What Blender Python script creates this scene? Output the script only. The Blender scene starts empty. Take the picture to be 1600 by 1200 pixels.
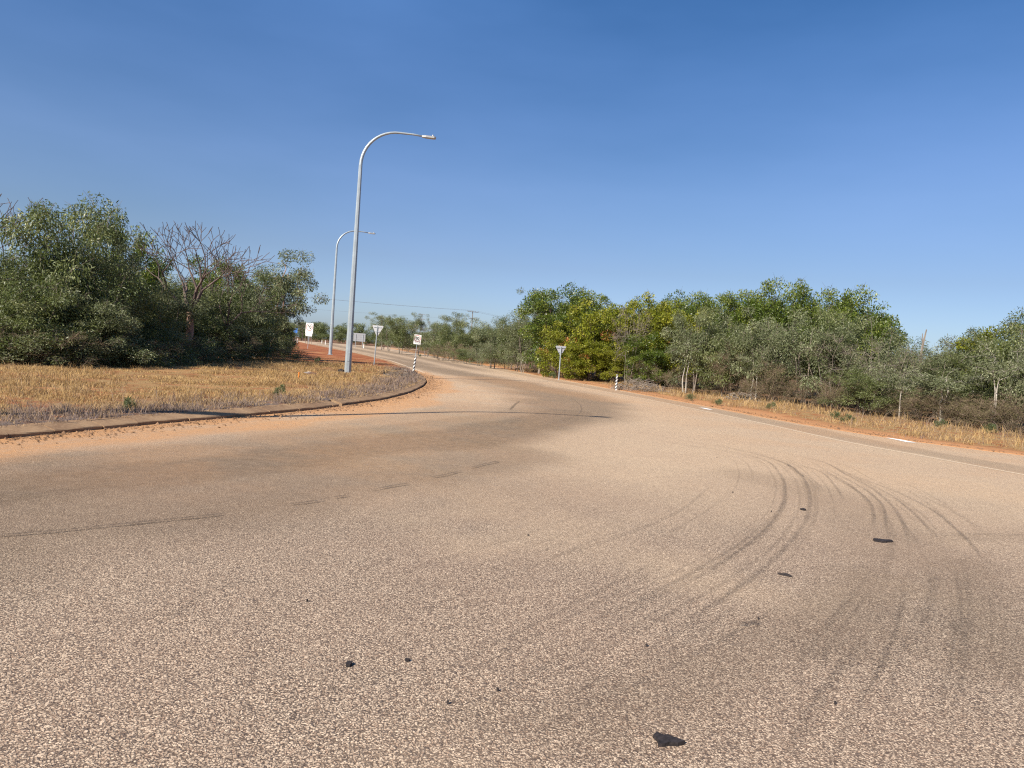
import bpy, math, random
import numpy as np
from mathutils import Vector, Matrix

# ------------------------------------------------------------------ camera, sky, sun, exposure
scene = bpy.context.scene
COL = scene.collection
CAM_H, PITCH, ROLL, FPX = 1.6, math.radians(2.57), math.radians(4.2), 1109.0
SUN_EL = math.radians(38)
SUN_DIR = Vector((-0.638, -0.770, 0)).normalized()          # horizontal direction towards the sun

cam_data = bpy.data.cameras.new('camera')
cam_data.sensor_width = 36.0
cam_data.lens = FPX / 1600 * 36.0
cam_data.clip_start, cam_data.clip_end = 0.05, 5000
cam = bpy.data.objects.new('camera', cam_data)
COL.objects.link(cam)
CAM_R = Matrix.Rotation(math.pi/2 - PITCH, 3, 'X') @ Matrix.Rotation(ROLL, 3, 'Z')
cam.matrix_world = Matrix.Translation((0, 0, CAM_H)) @ CAM_R.to_4x4()
scene.camera = cam

world = bpy.data.worlds.new('World')
scene.world = world
world.use_nodes = True
wn, wl = world.node_tree.nodes, world.node_tree.links
wn.clear()
w_out = wn.new('ShaderNodeOutputWorld')
w_bg = wn.new('ShaderNodeBackground')
w_sky = wn.new('ShaderNodeTexSky')
w_sky.sky_type = 'NISHITA'
w_sky.sun_disc = False
w_sky.sun_elevation = SUN_EL
w_sky.sun_rotation = math.atan2(SUN_DIR.x, SUN_DIR.y)
w_sky.altitude = 0
w_sky.air_density, w_sky.dust_density, w_sky.ozone_density = 1.0, 0.9, 2.5
w_bg.inputs['Strength'].default_value = 0.08
# thin smoke-tinted streaks that drift through the whole sky
w_geo = wn.new('ShaderNodeTexCoord')
w_map = wn.new('ShaderNodeMapping'); w_map.inputs['Scale'].default_value = (1.0, 1.0, 3.6)
w_map.inputs['Rotation'].default_value = (0.06, -0.16, 0.3); w_map.inputs['Location'].default_value = (0.35, 0.2, 0.1)
w_noi = wn.new('ShaderNodeTexNoise'); w_noi.inputs['Scale'].default_value = 1.3
w_noi.inputs['Detail'].default_value = 5; w_noi.inputs['Roughness'].default_value = 0.5
w_ramp = wn.new('ShaderNodeMapRange')
w_ramp.inputs['From Min'].default_value, w_ramp.inputs['From Max'].default_value = 0.34, 0.80
w_ramp.inputs['To Min'].default_value, w_ramp.inputs['To Max'].default_value = 0.0, 0.24
w_mix = wn.new('ShaderNodeMix'); w_mix.data_type = 'RGBA'
w_mix.inputs['B'].default_value = (5.2, 6.9, 10.6, 1)
wl.new(w_geo.outputs['Generated'], w_map.inputs['Vector'])
wl.new(w_map.outputs['Vector'], w_noi.inputs['Vector'])
wl.new(w_noi.outputs['Fac'], w_ramp.inputs['Value'])
wl.new(w_ramp.outputs['Result'], w_mix.inputs['Factor'])
wl.new(w_sky.outputs['Color'], w_mix.inputs['A'])
w_hsv = wn.new('ShaderNodeHueSaturation'); w_hsv.inputs['Saturation'].default_value = 1.2
w_tint = wn.new('ShaderNodeMix'); w_tint.data_type = 'RGBA'; w_tint.blend_type = 'MULTIPLY'
w_tint.inputs['Factor'].default_value = 1.0
w_sep = wn.new('ShaderNodeSeparateXYZ'); wl.new(w_geo.outputs['Generated'], w_sep.inputs['Vector'])
w_air = wn.new('ShaderNodeValToRGB')                       # smoke haze thickening towards the horizon
for e_ in range(2): w_air.color_ramp.elements.new(.3+.1*e_)
for e_, (p_, c_) in zip(w_air.color_ramp.elements, ((.0, (.63, .72, .92)), (.12, (.66, .625, .69)), (.22, (.74, .70, .77)), (.46, (.45, .615, .765)))):
    e_.position = p_; e_.color = (*c_, 1)
wl.new(w_sep.outputs['Z'], w_air.inputs['Fac']); wl.new(w_air.outputs['Color'], w_tint.inputs['B'])
wl.new(w_mix.outputs['Result'], w_hsv.inputs['Color'])
wl.new(w_hsv.outputs['Color'], w_tint.inputs['A'])
wl.new(w_tint.outputs['Result'], w_bg.inputs['Color'])
wl.new(w_bg.outputs['Background'], w_out.inputs['Surface'])

sun_data = bpy.data.lights.new('sun', 'SUN')
sun_data.energy, sun_data.angle, sun_data.color = 4.6, math.radians(0.55), (1.0, 0.92, 0.80)
sun = bpy.data.objects.new('sun', sun_data)
COL.objects.link(sun)
sd = Vector((SUN_DIR.x*math.cos(SUN_EL), SUN_DIR.y*math.cos(SUN_EL), math.sin(SUN_EL)))
sun.rotation_euler = sd.to_track_quat('Z', 'Y').to_euler()
sun.location = (-20, -20, 30)

scene.view_settings.view_transform = 'Standard'
scene.view_settings.look = 'None'
scene.view_settings.exposure = 0.9
scene.view_settings.gamma = 1.0
scene.view_settings.use_curve_mapping = False
scene.cycles.use_denoising = False
scene.cycles.filter_width = 1.2

# ------------------------------------------------------------------ helpers
def ray(px, py):
    return CAM_R @ Vector(((px-800)/FPX, -(py-600)/FPX, -1.0))
def G(px, py, z=0.0):                       # a sight line to the point of the ground it meets
    d = ray(px, py); t = (z-CAM_H)/d.z
    return (d.x*t, d.y*t)
def AT(px, py, Y):                          # a sight line to the point at a known distance
    d = ray(px, py); t = Y/d.y
    return Vector((d.x*t, Y, CAM_H+d.z*t))
def GL(pts, z=0.0): return [G(x, y, z) for x, y in pts]

rs = np.random.RandomState(7)
class Noise2:                               # smooth value noise for numpy arrays
    def __init__(s, seed, n=256): s.t = np.random.RandomState(seed).rand(n, n); s.n = n
    def one(s, x, y):
        xi, yi = np.floor(x).astype(int), np.floor(y).astype(int)
        fx, fy = x-xi, y-yi
        fx, fy = fx*fx*(3-2*fx), fy*fy*(3-2*fy)
        n, t = s.n, s.t
        a, b = t[xi % n, yi % n], t[(xi+1) % n, yi % n]
        c, d = t[xi % n, (yi+1) % n], t[(xi+1) % n, (yi+1) % n]
        return (a*(1-fx)+b*fx)*(1-fy)+(c*(1-fx)+d*fx)*fy
    def __call__(s, x, y, sc=1.0, oct=3):
        v, a, tot = 0, 1.0, 0
        for k in range(oct):
            v = v+a*s.one(np.asarray(x)*sc+17.3*k, np.asarray(y)*sc+5.1*k); tot += a; a *= .5; sc *= 2.03
        return v/tot
N1, N2, N3 = Noise2(1), Noise2(2), Noise2(3)
def sstep(a, b, x):                         # also falls when b < a
    t = np.clip((x-a)/(b-a), 0, 1); return t*t*(3-2*t)

def mesh_np(name, V, F, mat=None, attrs=None, smooth=False):
    """V (n,3); F (m,k) or a list of such arrays with different k; attrs: {name: face values}"""
    Fs = F if isinstance(F, list) else [F]
    Fs = [f for f in Fs if len(f)]
    me = bpy.data.meshes.new(name)
    V = np.asarray(V, np.float32)
    me.vertices.add(len(V)); me.vertices.foreach_set('co', V.ravel())
    idx = np.concatenate([np.asarray(f, np.int32).ravel() for f in Fs])
    cnt = np.concatenate([np.full(len(f), f.shape[1], np.int32) for f in Fs])
    me.loops.add(len(idx)); me.loops.foreach_set('vertex_index', idx)
    me.polygons.add(len(cnt))
    st = np.concatenate([[0], np.cumsum(cnt)[:-1]]).astype(np.int32)
    me.polygons.foreach_set('loop_start', st)
    if smooth: me.polygons.foreach_set('use_smooth', np.ones(len(cnt), bool))
    for k, (dom, val) in (attrs or {}).items():
        a = me.attributes.new(k, 'FLOAT', dom); a.data.foreach_set('value', np.asarray(val, np.float32))
    me.update(calc_edges=True)
    if mat: me.materials.append(mat)
    return me

def obj(name, me, parent=None, loc=(0, 0, 0)):
    o = bpy.data.objects.new(name, me); COL.objects.link(o)
    o.location = loc
    if parent: o.parent = parent
    return o
def tag(o, label=None, cat=None, group=None, kind=None):
    if label: o['label'] = label
    if cat: o['category'] = cat
    if group: o['group'] = group
    if kind: o['kind'] = kind
    return o
def thing(name, label, cat, loc=(0, 0, 0), rot=(0, 0, 0), group=None):
    o = bpy.data.objects.new(name, None); COL.objects.link(o)
    o.empty_display_size = 0.2
    o.location = loc; o.rotation_euler = rot
    return tag(o, label, cat, group)

class MB:                                   # collects simple solids into one mesh
    def __init__(s): s.V, s.F = [], []
    def add(s, V, F):
        n = len(s.V); s.V += [tuple(v) for v in V]; s.F += [tuple(i+n for i in f) for f in F]; return s
    def box(s, c, d, M=None):
        x, y, z = d[0]/2, d[1]/2, d[2]/2
        P = [Vector((a*x, b*y, e*z)) for e in (-1, 1) for b in (-1, 1) for a in (-1, 1)]
        if M: P = [M @ p for p in P]
        P = [p+Vector(c) for p in P]
        return s.add(P, [(0, 2, 3, 1), (4, 5, 7, 6), (0, 1, 5, 4), (2, 6, 7, 3), (0, 4, 6, 2), (1, 3, 7, 5)])
    def tube(s, pts, rad, n=6, cap=True, ph=0.0):
        pts = [Vector(p) for p in pts]
        if not hasattr(rad, '__len__'): rad = [rad]*len(pts)
        b = len(s.V); ref = None
        for i, p in enumerate(pts):
            t = (pts[min(i+1, len(pts)-1)]-pts[max(i-1, 0)])
            t = t.normalized() if t.length > 1e-9 else Vector((0, 0, 1))
            if ref is None:
                ref = Vector((1, 0, 0)) if abs(t.x) < .8 else Vector((0, 1, 0))
            u = (ref-t*ref.dot(t)).normalized(); ref = u; v = t.cross(u)
            for k in range(n):
                a = 2*math.pi*k/n+ph
                s.V.append(tuple(p+(u*math.cos(a)+v*math.sin(a))*rad[i]))
        for i in range(len(pts)-1):
            for k in range(n):
                k2 = (k+1) % n
                s.F.append((b+i*n+k, b+i*n+k2, b+(i+1)*n+k2, b+(i+1)*n+k))
        if cap:
            s.F.append(tuple(b+k for k in reversed(range(n))))
            e = b+(len(pts)-1)*n; s.F.append(tuple(e+k for k in range(n)))
        return s
    def prism(s, poly, z0, z1, M=None):     # poly in the local XY plane, extruded in Z
        n = len(poly)
        P = [Vector((x, y, z)) for z in (z0, z1) for x, y in poly]
        if M: P = [M @ p for p in P]
        return s.add(P, [tuple(reversed(range(n))), tuple(range(n, 2*n))]+[(k, (k+1) % n, n+(k+1) % n, n+k) for k in range(n)])
    def mesh(s, name, mat, smooth=False):
        me = bpy.data.meshes.new(name); me.from_pydata(s.V, [], s.F); me.update()
        if smooth: me.polygons.foreach_set('use_smooth', np.ones(len(me.polygons), bool))
        if mat: me.materials.append(mat)
        return me
    def build(s, name, mat, parent=None, loc=(0, 0, 0), smooth=False):
        return obj(name, s.mesh(name, mat, smooth), parent, loc)

# ------------------------------------------------------------------ materials
class NT:
    def __init__(s, name):
        s.m = bpy.data.materials.new(name); s.m.use_nodes = True
        s.n, s.l = s.m.node_tree.nodes, s.m.node_tree.links
        s.n.clear(); s.out = s.n.new('ShaderNodeOutputMaterial')
        s.pos = None
    def node(s, t, ins=None, **kw):
        x = s.n.new(t)
        for k, v in kw.items(): setattr(x, k, v)
        for k, v in (ins or {}).items():
            if hasattr(v, 'is_output'): s.l.new(v, x.inputs[k])
            else: x.inputs[k].default_value = v
        return x
    def P(s):
        if s.pos is None: s.pos = s.node('ShaderNodeNewGeometry').outputs['Position']
        return s.pos
    def noise(s, scale, detail=4, rough=.55, vec=None, out='Fac'):
        return s.node('ShaderNodeTexNoise', {'Vector': vec or s.P(), 'Scale': scale, 'Detail': detail, 'Roughness': rough}).outputs[out]
    def rng(s, v, a, b, c=0.0, d=1.0):
        return s.node('ShaderNodeMapRange', {'Value': v, 'From Min': a, 'From Max': b, 'To Min': c, 'To Max': d}).outputs['Result']
    def mix(s, f, a, b, mode='MIX'):
        x = s.node('ShaderNodeMix', data_type='RGBA', blend_type=mode)
        for k, v in (('Factor', f), ('A', a), ('B', b)):
            if hasattr(v, 'is_output'): s.l.new(v, x.inputs[k])
            else: x.inputs[k].default_value = v if k == 'Factor' else (*v, 1)[:4]
        return x.outputs['Result']
    def math(s, op, a, b=0.0):
        return s.node('ShaderNodeMath', {0: a, 1: b}, operation=op).outputs[0]
    def attr(s, name): return s.node('ShaderNodeAttribute', attribute_name=name).outputs['Fac']
    def bump(s, h, strength=.5, dist=.01):
        return s.node('ShaderNodeBump', {'Height': h, 'Strength': strength, 'Distance': dist}).outputs['Normal']
    def bsdf(s, col, rough=.8, spec=.3, metal=0., normal=None):
        b = s.node('ShaderNodeBsdfPrincipled', {'Roughness': rough, 'Specular IOR Level': spec, 'Metallic': metal})
        if hasattr(col, 'is_output'): s.l.new(col, b.inputs['Base Color'])
        else: b.inputs['Base Color'].default_value = (*col, 1)[:4]
        if normal: s.l.new(normal, b.inputs['Normal'])
        return b.outputs[0]
    def done(s, sh): s.l.new(sh, s.out.inputs['Surface']); return s.m

def simple(name, col, rough=.6, spec=.4, metal=0., var=.15, scale=8.):
    t = NT(name)
    oc = t.node('ShaderNodeTexCoord').outputs['Object']
    n = t.noise(scale, 5, .6, oc)
    c = t.mix(t.rng(n, .3, .7), tuple(x*(1-var) for x in col), tuple(min(1, x*(1+var)) for x in col))
    return t.done(t.bsdf(c, rough, spec, metal, t.bump(n, .1, .01)))

def asphalt():
    t = NT('chip_seal')
    p = t.P()
    big, mid = t.noise(.35, 5, .6), t.noise(2.6, 4, .6)
    v = t.node('ShaderNodeTexVoronoi', {'Vector': t.node('ShaderNodeVectorMath', {0: p, 1: t.node('ShaderNodeVectorMath', {0: t.noise(28., 3, .6, out='Color'), 1: (.03, .03, .03)}, operation='MULTIPLY').outputs[0]}, operation='ADD').outputs[0], 'Scale': 102., 'Randomness': 1.0}, feature='F1')
    r = t.node('ShaderNodeSeparateColor', {'Color': v.outputs['Color']}).outputs[0]
    g = t.node('ShaderNodeSeparateColor', {'Color': v.outputs['Color']}).outputs[1]
    gap = t.rng(v.outputs['Distance'], .40, .64)                # tar between the stones
    fine = t.noise(75., 3, .7)
    stone = t.mix(r, (.30, .220, .156), (.78, .605, .435))
    stone = t.mix(t.rng(g, .75, .95), stone, (.40, .275, .19))
    stone = t.mix(t.rng(g, .15, .05), stone, (.10, .08, .07))
    tar = t.mix(mid, (.050, .036, .028), (.105, .074, .055))
    gapf = t.math('MULTIPLY', gap, t.rng(fine, .3, .55, .35, 1.))
    lost = t.rng(t.noise(40., 4, .7), .54, .66)                # stones plucked out in little clusters
    col = t.mix(t.math('MAXIMUM', gapf, t.math('MULTIPLY', lost, .8)), stone, tar)
    dusty = t.attr('dust'); bit = t.attr('bitumen'); pale = t.attr('pale')
    # paler tone over the chips, mostly beyond the near foreground
    pd = t.math('MULTIPLY', pale, t.rng(t.noise(14., 5, .7), .25, .7, .6, 1.))
    col = t.mix(t.math('MULTIPLY', pd, .85), col, t.mix(r, (.46, .328, .205), (.70, .525, .35)))
    # worn bitumen wheel paths
    bf = t.math('MULTIPLY', bit, t.rng(t.noise(6., 5, .7), .3, .65, .7, 1.))
    col = t.mix(t.math('MULTIPLY', bf, .95), col, t.mix(r, (.058, .040, .025), (.130, .092, .056)))
    # red dust blown from the verge
    df = t.math('MULTIPLY', dusty, t.rng(t.noise(7., 5, .75), .33, .56, .45, 1.))
    col = t.mix(t.math('MULTIPLY', df, .92), col, t.mix(t.noise(40., 3, .6), (.44, .195, .062), (.64, .335, .135)))
    col = t.mix(t.rng(big, .35, .68, .0, .2), col, (.36, .225, .15))
    tone = t.node('ShaderNodeBrightContrast', {'Color': col, 'Bright': 0.0, 'Contrast': 0.0}).outputs[0]
    col = t.mix(t.math('ADD', t.rng(mid, .3, .7, .0, .22), t.rng(t.noise(9., 4, .7), .45, .75, 0., .35)), tone, t.mix(.5, tone, (.16, .12, .095)))
    h = t.math('SUBTRACT', t.math('MULTIPLY', r, .4), gap)
    return t.done(t.bsdf(col, .9, .15, 0, t.bump(h, .55, .006)))

def soil(name, kind):
    t = NT(name)
    big, mid, fine = t.noise(.35, 5, .6), t.noise(2.2, 5, .65), t.noise(30., 4, .7)
    red = t.mix(fine, (.18, .050, .021), (.29, .098, .042))
    orange = t.mix(fine, (.36, .165, .070), (.50, .27, .13))
    straw = t.mix(fine, (.20, .125, .055), (.36, .24, .11))
    litter = t.mix(fine, (.06, .038, .026), (.16, .10, .07))
    grey = t.mix(fine, (.11, .082, .07), (.23, .175, .145))
    c = t.mix(t.rng(big, .46, .66, 0, .8), red, orange)
    st = t.math('MULTIPLY', t.attr('straw'), t.rng(mid, .35, .55))
    c = t.mix(st, c, straw)
    c = t.mix(t.math('MULTIPLY', t.attr('grey'), t.rng(mid, .3, .5)), c, grey)
    c = t.mix(t.math('MULTIPLY', t.attr('dust'), t.rng(mid, .2, .45)), c, orange)
    c = t.mix(t.math('MULTIPLY', t.attr('litter'), t.rng(mid, .3, .5)), c, litter)
    return t.done(t.bsdf(c, .95, .1, 0, t.bump(t.math('ADD', fine, t.math('MULTIPLY', mid, 2.)), .6, .03)))

def leafmat(name, c0, c1, c2=None, dead=(.36, .15, .045), trans=.3, rough=.5, spec=.35):
    t = NT(name)
    v = t.attr('v'); d = t.attr('dead')
    rnd = t.node('ShaderNodeObjectInfo').outputs['Random']
    c = t.mix(v, c0, c1)
    if c2: c = t.mix(t.rng(v, .82, 1.), c, c2)
    c = t.mix(t.rng(rnd, 0, 1, 0, .30), c, tuple(x*.6+y*.4 for x, y in zip(c1, (.16, .13, .05))))
    c = t.mix(d, c, dead)
    b = t.bsdf(c, rough, spec)
    tr = t.node('ShaderNodeBsdfTranslucent', {'Color': t.mix(.4, c, (.20, .24, .03))}).outputs[0]
    ms = t.node('ShaderNodeMixShader', {0: trans, 1: b, 2: tr}).outputs[0]
    return t.done(ms)

def bark(name, a, b, scale=6.):
    t = NT(name)
    oc = t.node('ShaderNodeTexCoord').outputs['Object']
    mp = t.node('ShaderNodeMapping', {'Vector': oc, 'Scale': (1., 1., .25)}).outputs[0]
    n = t.noise(scale, 5, .65, mp)
    return t.done(t.bsdf(t.mix(t.rng(n, .35, .65), a, b), .9, .1, 0, t.bump(n, .4, .02)))

def grassmat(name, lo, hi, alt):
    t = NT(name)
    v, k = t.attr('v'), t.attr('k')
    c = t.mix(v, lo, hi); c = t.mix(k, c, alt)
    b = t.bsdf(c, .8, .15)
    tr = t.node('ShaderNodeBsdfTranslucent', {'Color': c}).outputs[0]
    return t.done(t.node('ShaderNodeMixShader', {0: .3, 1: b, 2: tr}).outputs[0])

def stainmat(name, col, amount, rag=18.):
    t = NT(name)                                # soft edged mark: 'a' fades it at its rim and ends
    a = t.attr('a')
    n = t.rng(t.noise(rag, 5, .75), .34, .62)
    f = t.math('MULTIPLY', t.math('MULTIPLY', a, n), amount)
    tr = t.node('ShaderNodeBsdfTransparent').outputs[0]
    b = t.bsdf(col, .85, .2)
    return t.done(t.node('ShaderNodeMixShader', {0: f, 1: tr, 2: b}).outputs[0])

M = dict(
    road=asphalt(), soil=soil('red_soil', 0),
    steel=simple('galvanised_steel', (.34, .385, .41), .45, .5, .35, .12, 3.),
    alu=simple('sign_back_aluminium', (.37, .37, .385), .5, .5, .25, .06, 2.),
    white=simple('white_sign_face', (.66, .65, .62), .5, .4, 0, .03, 2.),
    red=simple('sign_red', (.42, .035, .035), .5, .4, 0, .05),
    black=simple('black_paint', (.018, .018, .02), .5, .4, 0, .1),
    blue=simple('sign_blue', (.03, .16, .55), .5, .4, 0, .05),
    green=simple('sign_green', (.06, .28, .16), .5, .4, 0, .05),
    concrete=None, wood=simple('weathered_pole_timber', (.19, .165, .145), .9, .1, 0, .3),
    lamp=simple('lamp_housing', (.36, .365, .36), .5, .4, .1, .05),
    lens=simple('lamp_lens', (.35, .36, .36), .2, .5, 0, .05),
    ceramic=simple('insulator', (.20, .16, .14), .3, .5),
    rubber=simple('black_bitumen', (.026, .021, .021), .8, .25, 0, .6, 60.),
    orange=simple('orange_plastic', (.75, .22, .03), .6, .3),
    paper=simple('white_litter', (.75, .74, .70), .7, .2),
    bark_grey=bark('grey_bark', (.13, .105, .085), (.27, .23, .19)),
    bark_dark=bark('dark_bark', (.055, .04, .034), (.14, .10, .08)),
    bark_pale=bark('pale_bark', (.22, .19, .155), (.47, .43, .375), 7.),
    bark_scrub=bark('scrub_stems', (.12, .085, .06), (.27, .20, .145)),
    bark_bare=bark('leafless_bark', (.075, .056, .052), (.185, .135, .118), 3.),
    bark_pink=bark('pinkish_bark', (.20, .12, .095), (.42, .28, .22), 3.),
    l_euc=leafmat('grey_green_leaf', (.078, .098, .042), (.190, .215, .105), (.36, .38, .22), rough=.48, spec=.35),
    l_silver=leafmat('silver_leaf', (.095, .112, .055), (.205, .225, .118), (.36, .38, .23), rough=.5, spec=.3),
    l_mid=leafmat('mid_green_leaf', (.062, .086, .026), (.155, .185, .062), (.32, .34, .15), rough=.45, spec=.45),
    l_dark=leafmat('dark_green_leaf', (.045, .080, .008), (.120, .168, .019), (.25, .28, .05), rough=.4, spec=.5),
    l_yel=leafmat('yellow_green_leaf', (.10, .125, .006), (.24, .25, .014), (.36, .34, .04), rough=.5, spec=.35),
    l_scrub=leafmat('dry_scrub_leaf', (.12, .105, .05), (.25, .215, .11), (.30, .28, .15), rough=.6, spec=.25),
    l_lush=leafmat('lush_weed_leaf', (.055, .085, .03), (.12, .16, .065), None, rough=.5),
    grass=grassmat('dry_grass_blade', (.30, .185, .070), (.60, .415, .185), (.25, .19, .165)),
)
t = NT('stained_concrete')
n1, n2 = t.noise(1.7, 5, .65), t.noise(22., 4, .7)
c = t.mix(t.rng(n1, .35, .62), (.31, .20, .115), (.20, .12, .07))
c = t.mix(t.rng(n2, .45, .7, 0, .6), c, (.38, .26, .155))
M['concrete'] = t.done(t.bsdf(c, .9, .15, 0, t.bump(n2, .3, .01)))
t = NT('dusty_line_paint')
n = t.noise(16., 5, .75)
tr = t.node('ShaderNodeBsdfTransparent').outputs[0]
M['line'] = t.done(t.node('ShaderNodeMixShader', {0: t.rng(n, .32, .54, .25, .75), 1: tr, 2: t.bsdf((.68, .54, .38), .8, .2)}).outputs[0])
t = NT('fresh_white_paint')
n = t.noise(12., 5, .75)
M['paint'] = t.done(t.bsdf(t.mix(t.rng(n, .55, .75), (.80, .79, .76), (.55, .45, .36)), .7, .3))
M['tyre'] = stainmat('tyre_rubber_stain', (.045, .036, .032), .31)
M['tyre_faint'] = stainmat('faint_tyre_stain', (.05, .04, .034), 0.15, 30.)
M['tar'] = stainmat('tar_seam', (.06, .045, .035), .8, 40.)

# ------------------------------------------------------------------ shape of the place (metres)
KERB = GL([(0, 686), (100, 677), (200, 666), (300, 657), (400, 650), (500, 640), (537, 634.5), (600, 625), (640, 615), (662, 604), (669, 597), (664, 590), (650, 584)])
KERB = [(-6.53, 9.09), (-6.26, 9.93), (-5.92, 11.07), (-5.48, 12.34), (-4.98, 13.72), (-4.33, 15.85), (-4.08, 17.01),
        (-3.55, 19.83), (-3.32, 23.18), (-3.42, 27.76), (-3.74, 31.46), (-4.38, 35.66), (-5.2, 39.2)]
LEFT = [(-46., -22.), (-24., -8.), (-15.2, 0.), (-11.3, 3.), (-8.9, 5.5), (-7.4, 7.6)] + KERB + \
       [(-8.55, 52.2), (-11.8, 64.5), (-19., 86.7), (-26.2, 106.4), (-37.6, 137.7), (-50., 171.), (-71., 230.5), (-84., 262.)]
RIGHT = [(70., -22.), (52., -2.), (36., 5.), (24., 10.2), (17.5, 14.), (12.55, 17.2), (10.4, 19.5), (9.1, 23.), (7.9, 28.7), (6.35, 35.4), (2.3, 52.),
         (-9.5, 103.2), (-22.5, 152.8), (-40., 225.), (-30., 240.), (20., 252.), (60., 262.)]
LEFT, RIGHT = np.array(LEFT), np.array(RIGHT)
def xl(y): return np.interp(y, LEFT[:, 1], LEFT[:, 0])
def xr(y): return np.interp(y, RIGHT[:, 1], RIGHT[:, 0])
def smooth1(f, y, w):                                     # soften the corners of a boundary
    return sum(f(y+k*w) for k in (-1, -.5, 0, .5, 1))/5
def XL(y): y = np.asarray(y, float); return np.where(y > 6, smooth1(xl, y, np.clip(y*.03, .2, 3.)), xl(y))
def XR(y): y = np.asarray(y, float); return smooth1(xr, y, np.clip(y*.05, .5, 3.))

def zl(x, y):                                             # the left island and verge
    base = .125*(1-sstep(36., 50., y))+.01
    return base+(N1(x, y, .35, 3)-.45)*.10*sstep(.8, 3., XL(y)-x)
def zr(x, y):
    d = x-XR(y)
    return .012+sstep(.8, 4., d)*.06+(N2(x, y, .4, 3)-.45)*.16*sstep(.7, 3., d)

def poly_dist(X, Y, pts):
    P = np.array(pts); best = np.full(X.shape, 1e9)
    for a, b in zip(P[:-1], P[1:]):
        d = b-a; L = (d**2).sum()+1e-12
        u = np.clip(((X-a[0])*d[0]+(Y-a[1])*d[1])/L, 0, 1)
        best = np.minimum(best, np.hypot(X-a[0]-u*d[0], Y-a[1]-u*d[1]))
    return best

def grid_faces(r, c):
    i = np.arange(r-1)[:, None]*c+np.arange(c-1)[None]
    return np.stack([i, i+1, i+c+1, i+c], -1).reshape(-1, 4)

# big base sheet reaching the horizon
gx = np.concatenate([np.linspace(-2500, -300, 8), np.linspace(-260, 260, 40), np.linspace(300, 2500, 8)])
gy = np.concatenate([[-400, -200, -100, -40], np.linspace(0, 300, 30), [400, 600, 1000, 1700, 3000]])
X, Y = np.meshgrid(gx, gy)
Z = -.06+sstep(265., 300., Y)*0.08
V = np.stack([X, Y, Z], -1).reshape(-1, 3); n = len(V)
g = obj('ground', mesh_np('ground', V, grid_faces(len(gy), len(gx)), M['soil'], {
    'straw': ('POINT', np.full(n, .6)), 'grey': ('POINT', np.zeros(n)), 'dust': ('POINT', np.zeros(n)), 'litter': ('POINT', np.full(n, .7))}))
tag(g, kind='structure')

# road
ys = [-20.]
while ys[-1] < 262: ys.append(ys[-1]+(.9 if ys[-1] < -2 else np.clip(abs(ys[-1])*.016, .11, 2.5)))
ys = np.array(ys); u = np.linspace(0, 1, 150)
X = XL(ys)[:, None]*(1-u)+XR(ys)[:, None]*u
Y = np.repeat(ys[:, None], len(u), 1)
nz = N1(X, Y, .5, 4); nz2 = N2(X, Y, 1.4, 3)
def ring(pts, w, soft=1.0, nw=.5):
    d = poly_dist(X, Y, pts)+(nz-.5)*w*nw*2
    return 1-sstep(w*(1-soft*.6), w*(1+soft*.4), d)
dust = ring(GL([(-200, 735), (0, 703), (200, 686), (320, 672), (420, 664), (540, 650), (640, 630), (690, 610), (690, 595), (668, 586), (640, 578)]), .55, 1., .9)
dl = X-XL(Y)
dust = np.maximum(dust*.8, (1-sstep(.35, 1.25, dl+(nz-.5)*1.3+(nz2-.5)*.7))*.95*(Y < 45))
dust = np.maximum(dust, .3*ring(GL([(700, 590), (760, 590), (860, 610), (960, 625)]), 1.5))
dust = np.maximum(dust, .9*(1-sstep(.0, .55, XR(Y)-X+(nz-.5)*.5)))
dust = np.maximum(dust, .24*sstep(2.5, -3.5, X-(Y-10)*.12)*sstep(5.5, 9., Y)*(Y < 40)*sstep(.2, .6, nz2))
dust = np.maximum(dust, .22*sstep(3., 8., X+(Y-14)*.15)*sstep(8., 13., Y)*sstep(.3, .6, nz))
dust = np.maximum(dust, .55*(1-sstep(.0, 1.2, dl+(nz-.5)))*(Y >= 40))
bit = .45*(1-sstep(.12, .45, dl+(nz2-.5)*.5))*(Y < 40)
bit = np.maximum(bit, .38*sstep(2.5, -3., X-(Y-10)*.2+(nz-.5)*2)*sstep(4.5, 8., Y)*(1-sstep(17., 24., Y))*sstep(1.2, 2., dl))
for pts, w, a in (
    ([(-200, 790), (0, 765), (150, 748), (330, 727), (500, 708), (640, 692), (780, 672), (860, 655), (890, 643)], 1.25, .85),
    ([(-100, 745), (100, 722), (300, 704), (500, 682), (640, 668), (760, 655), (850, 640), (870, 628), (840, 613)], .8, .6),
    ([(-200, 870), (0, 815), (200, 790), (400, 760), (600, 730), (760, 705)], 1.3, .6),
    ([(890, 645), (895, 632), (860, 612), (800, 598), (740, 587), (690, 578), (640, 569), (590, 560), (545, 551), (500, 541), (480, 537)], 2.1, .75),
    ([(840, 640), (830, 622), (790, 606), (740, 596)], 1.2, .35),
    ([(1170, 742), (1250, 760), (1330, 790), (1390, 830), (1400, 870)], .55, .25),
    ([(1380, 900), (1340, 950), (1300, 1000)], .35, .4),
    ([(900, 1140), (1050, 1075), (1200, 1000), (1290, 960)], .25, .3),
    ([(1440, 840), (1600, 837), (1700, 837)], .2, .18),
    ([(1500, 880), (1530, 950), (1560, 1040)], .35, .4)):
    bit = np.maximum(bit, a*ring(GL(pts), w, 1., .4))
far_lane = np.stack([XL(ys), ys], -1)
EDGE = GL([(1700, 760), (1600, 742), (1460, 716), (1320, 690), (1160, 655), (1000, 622), (850, 594), (700, 563), (640, 552), (600, 545)])
dE = poly_dist(X, Y, EDGE)
side = X > np.interp(Y, [p[1] for p in EDGE], [p[0] for p in EDGE])
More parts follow.
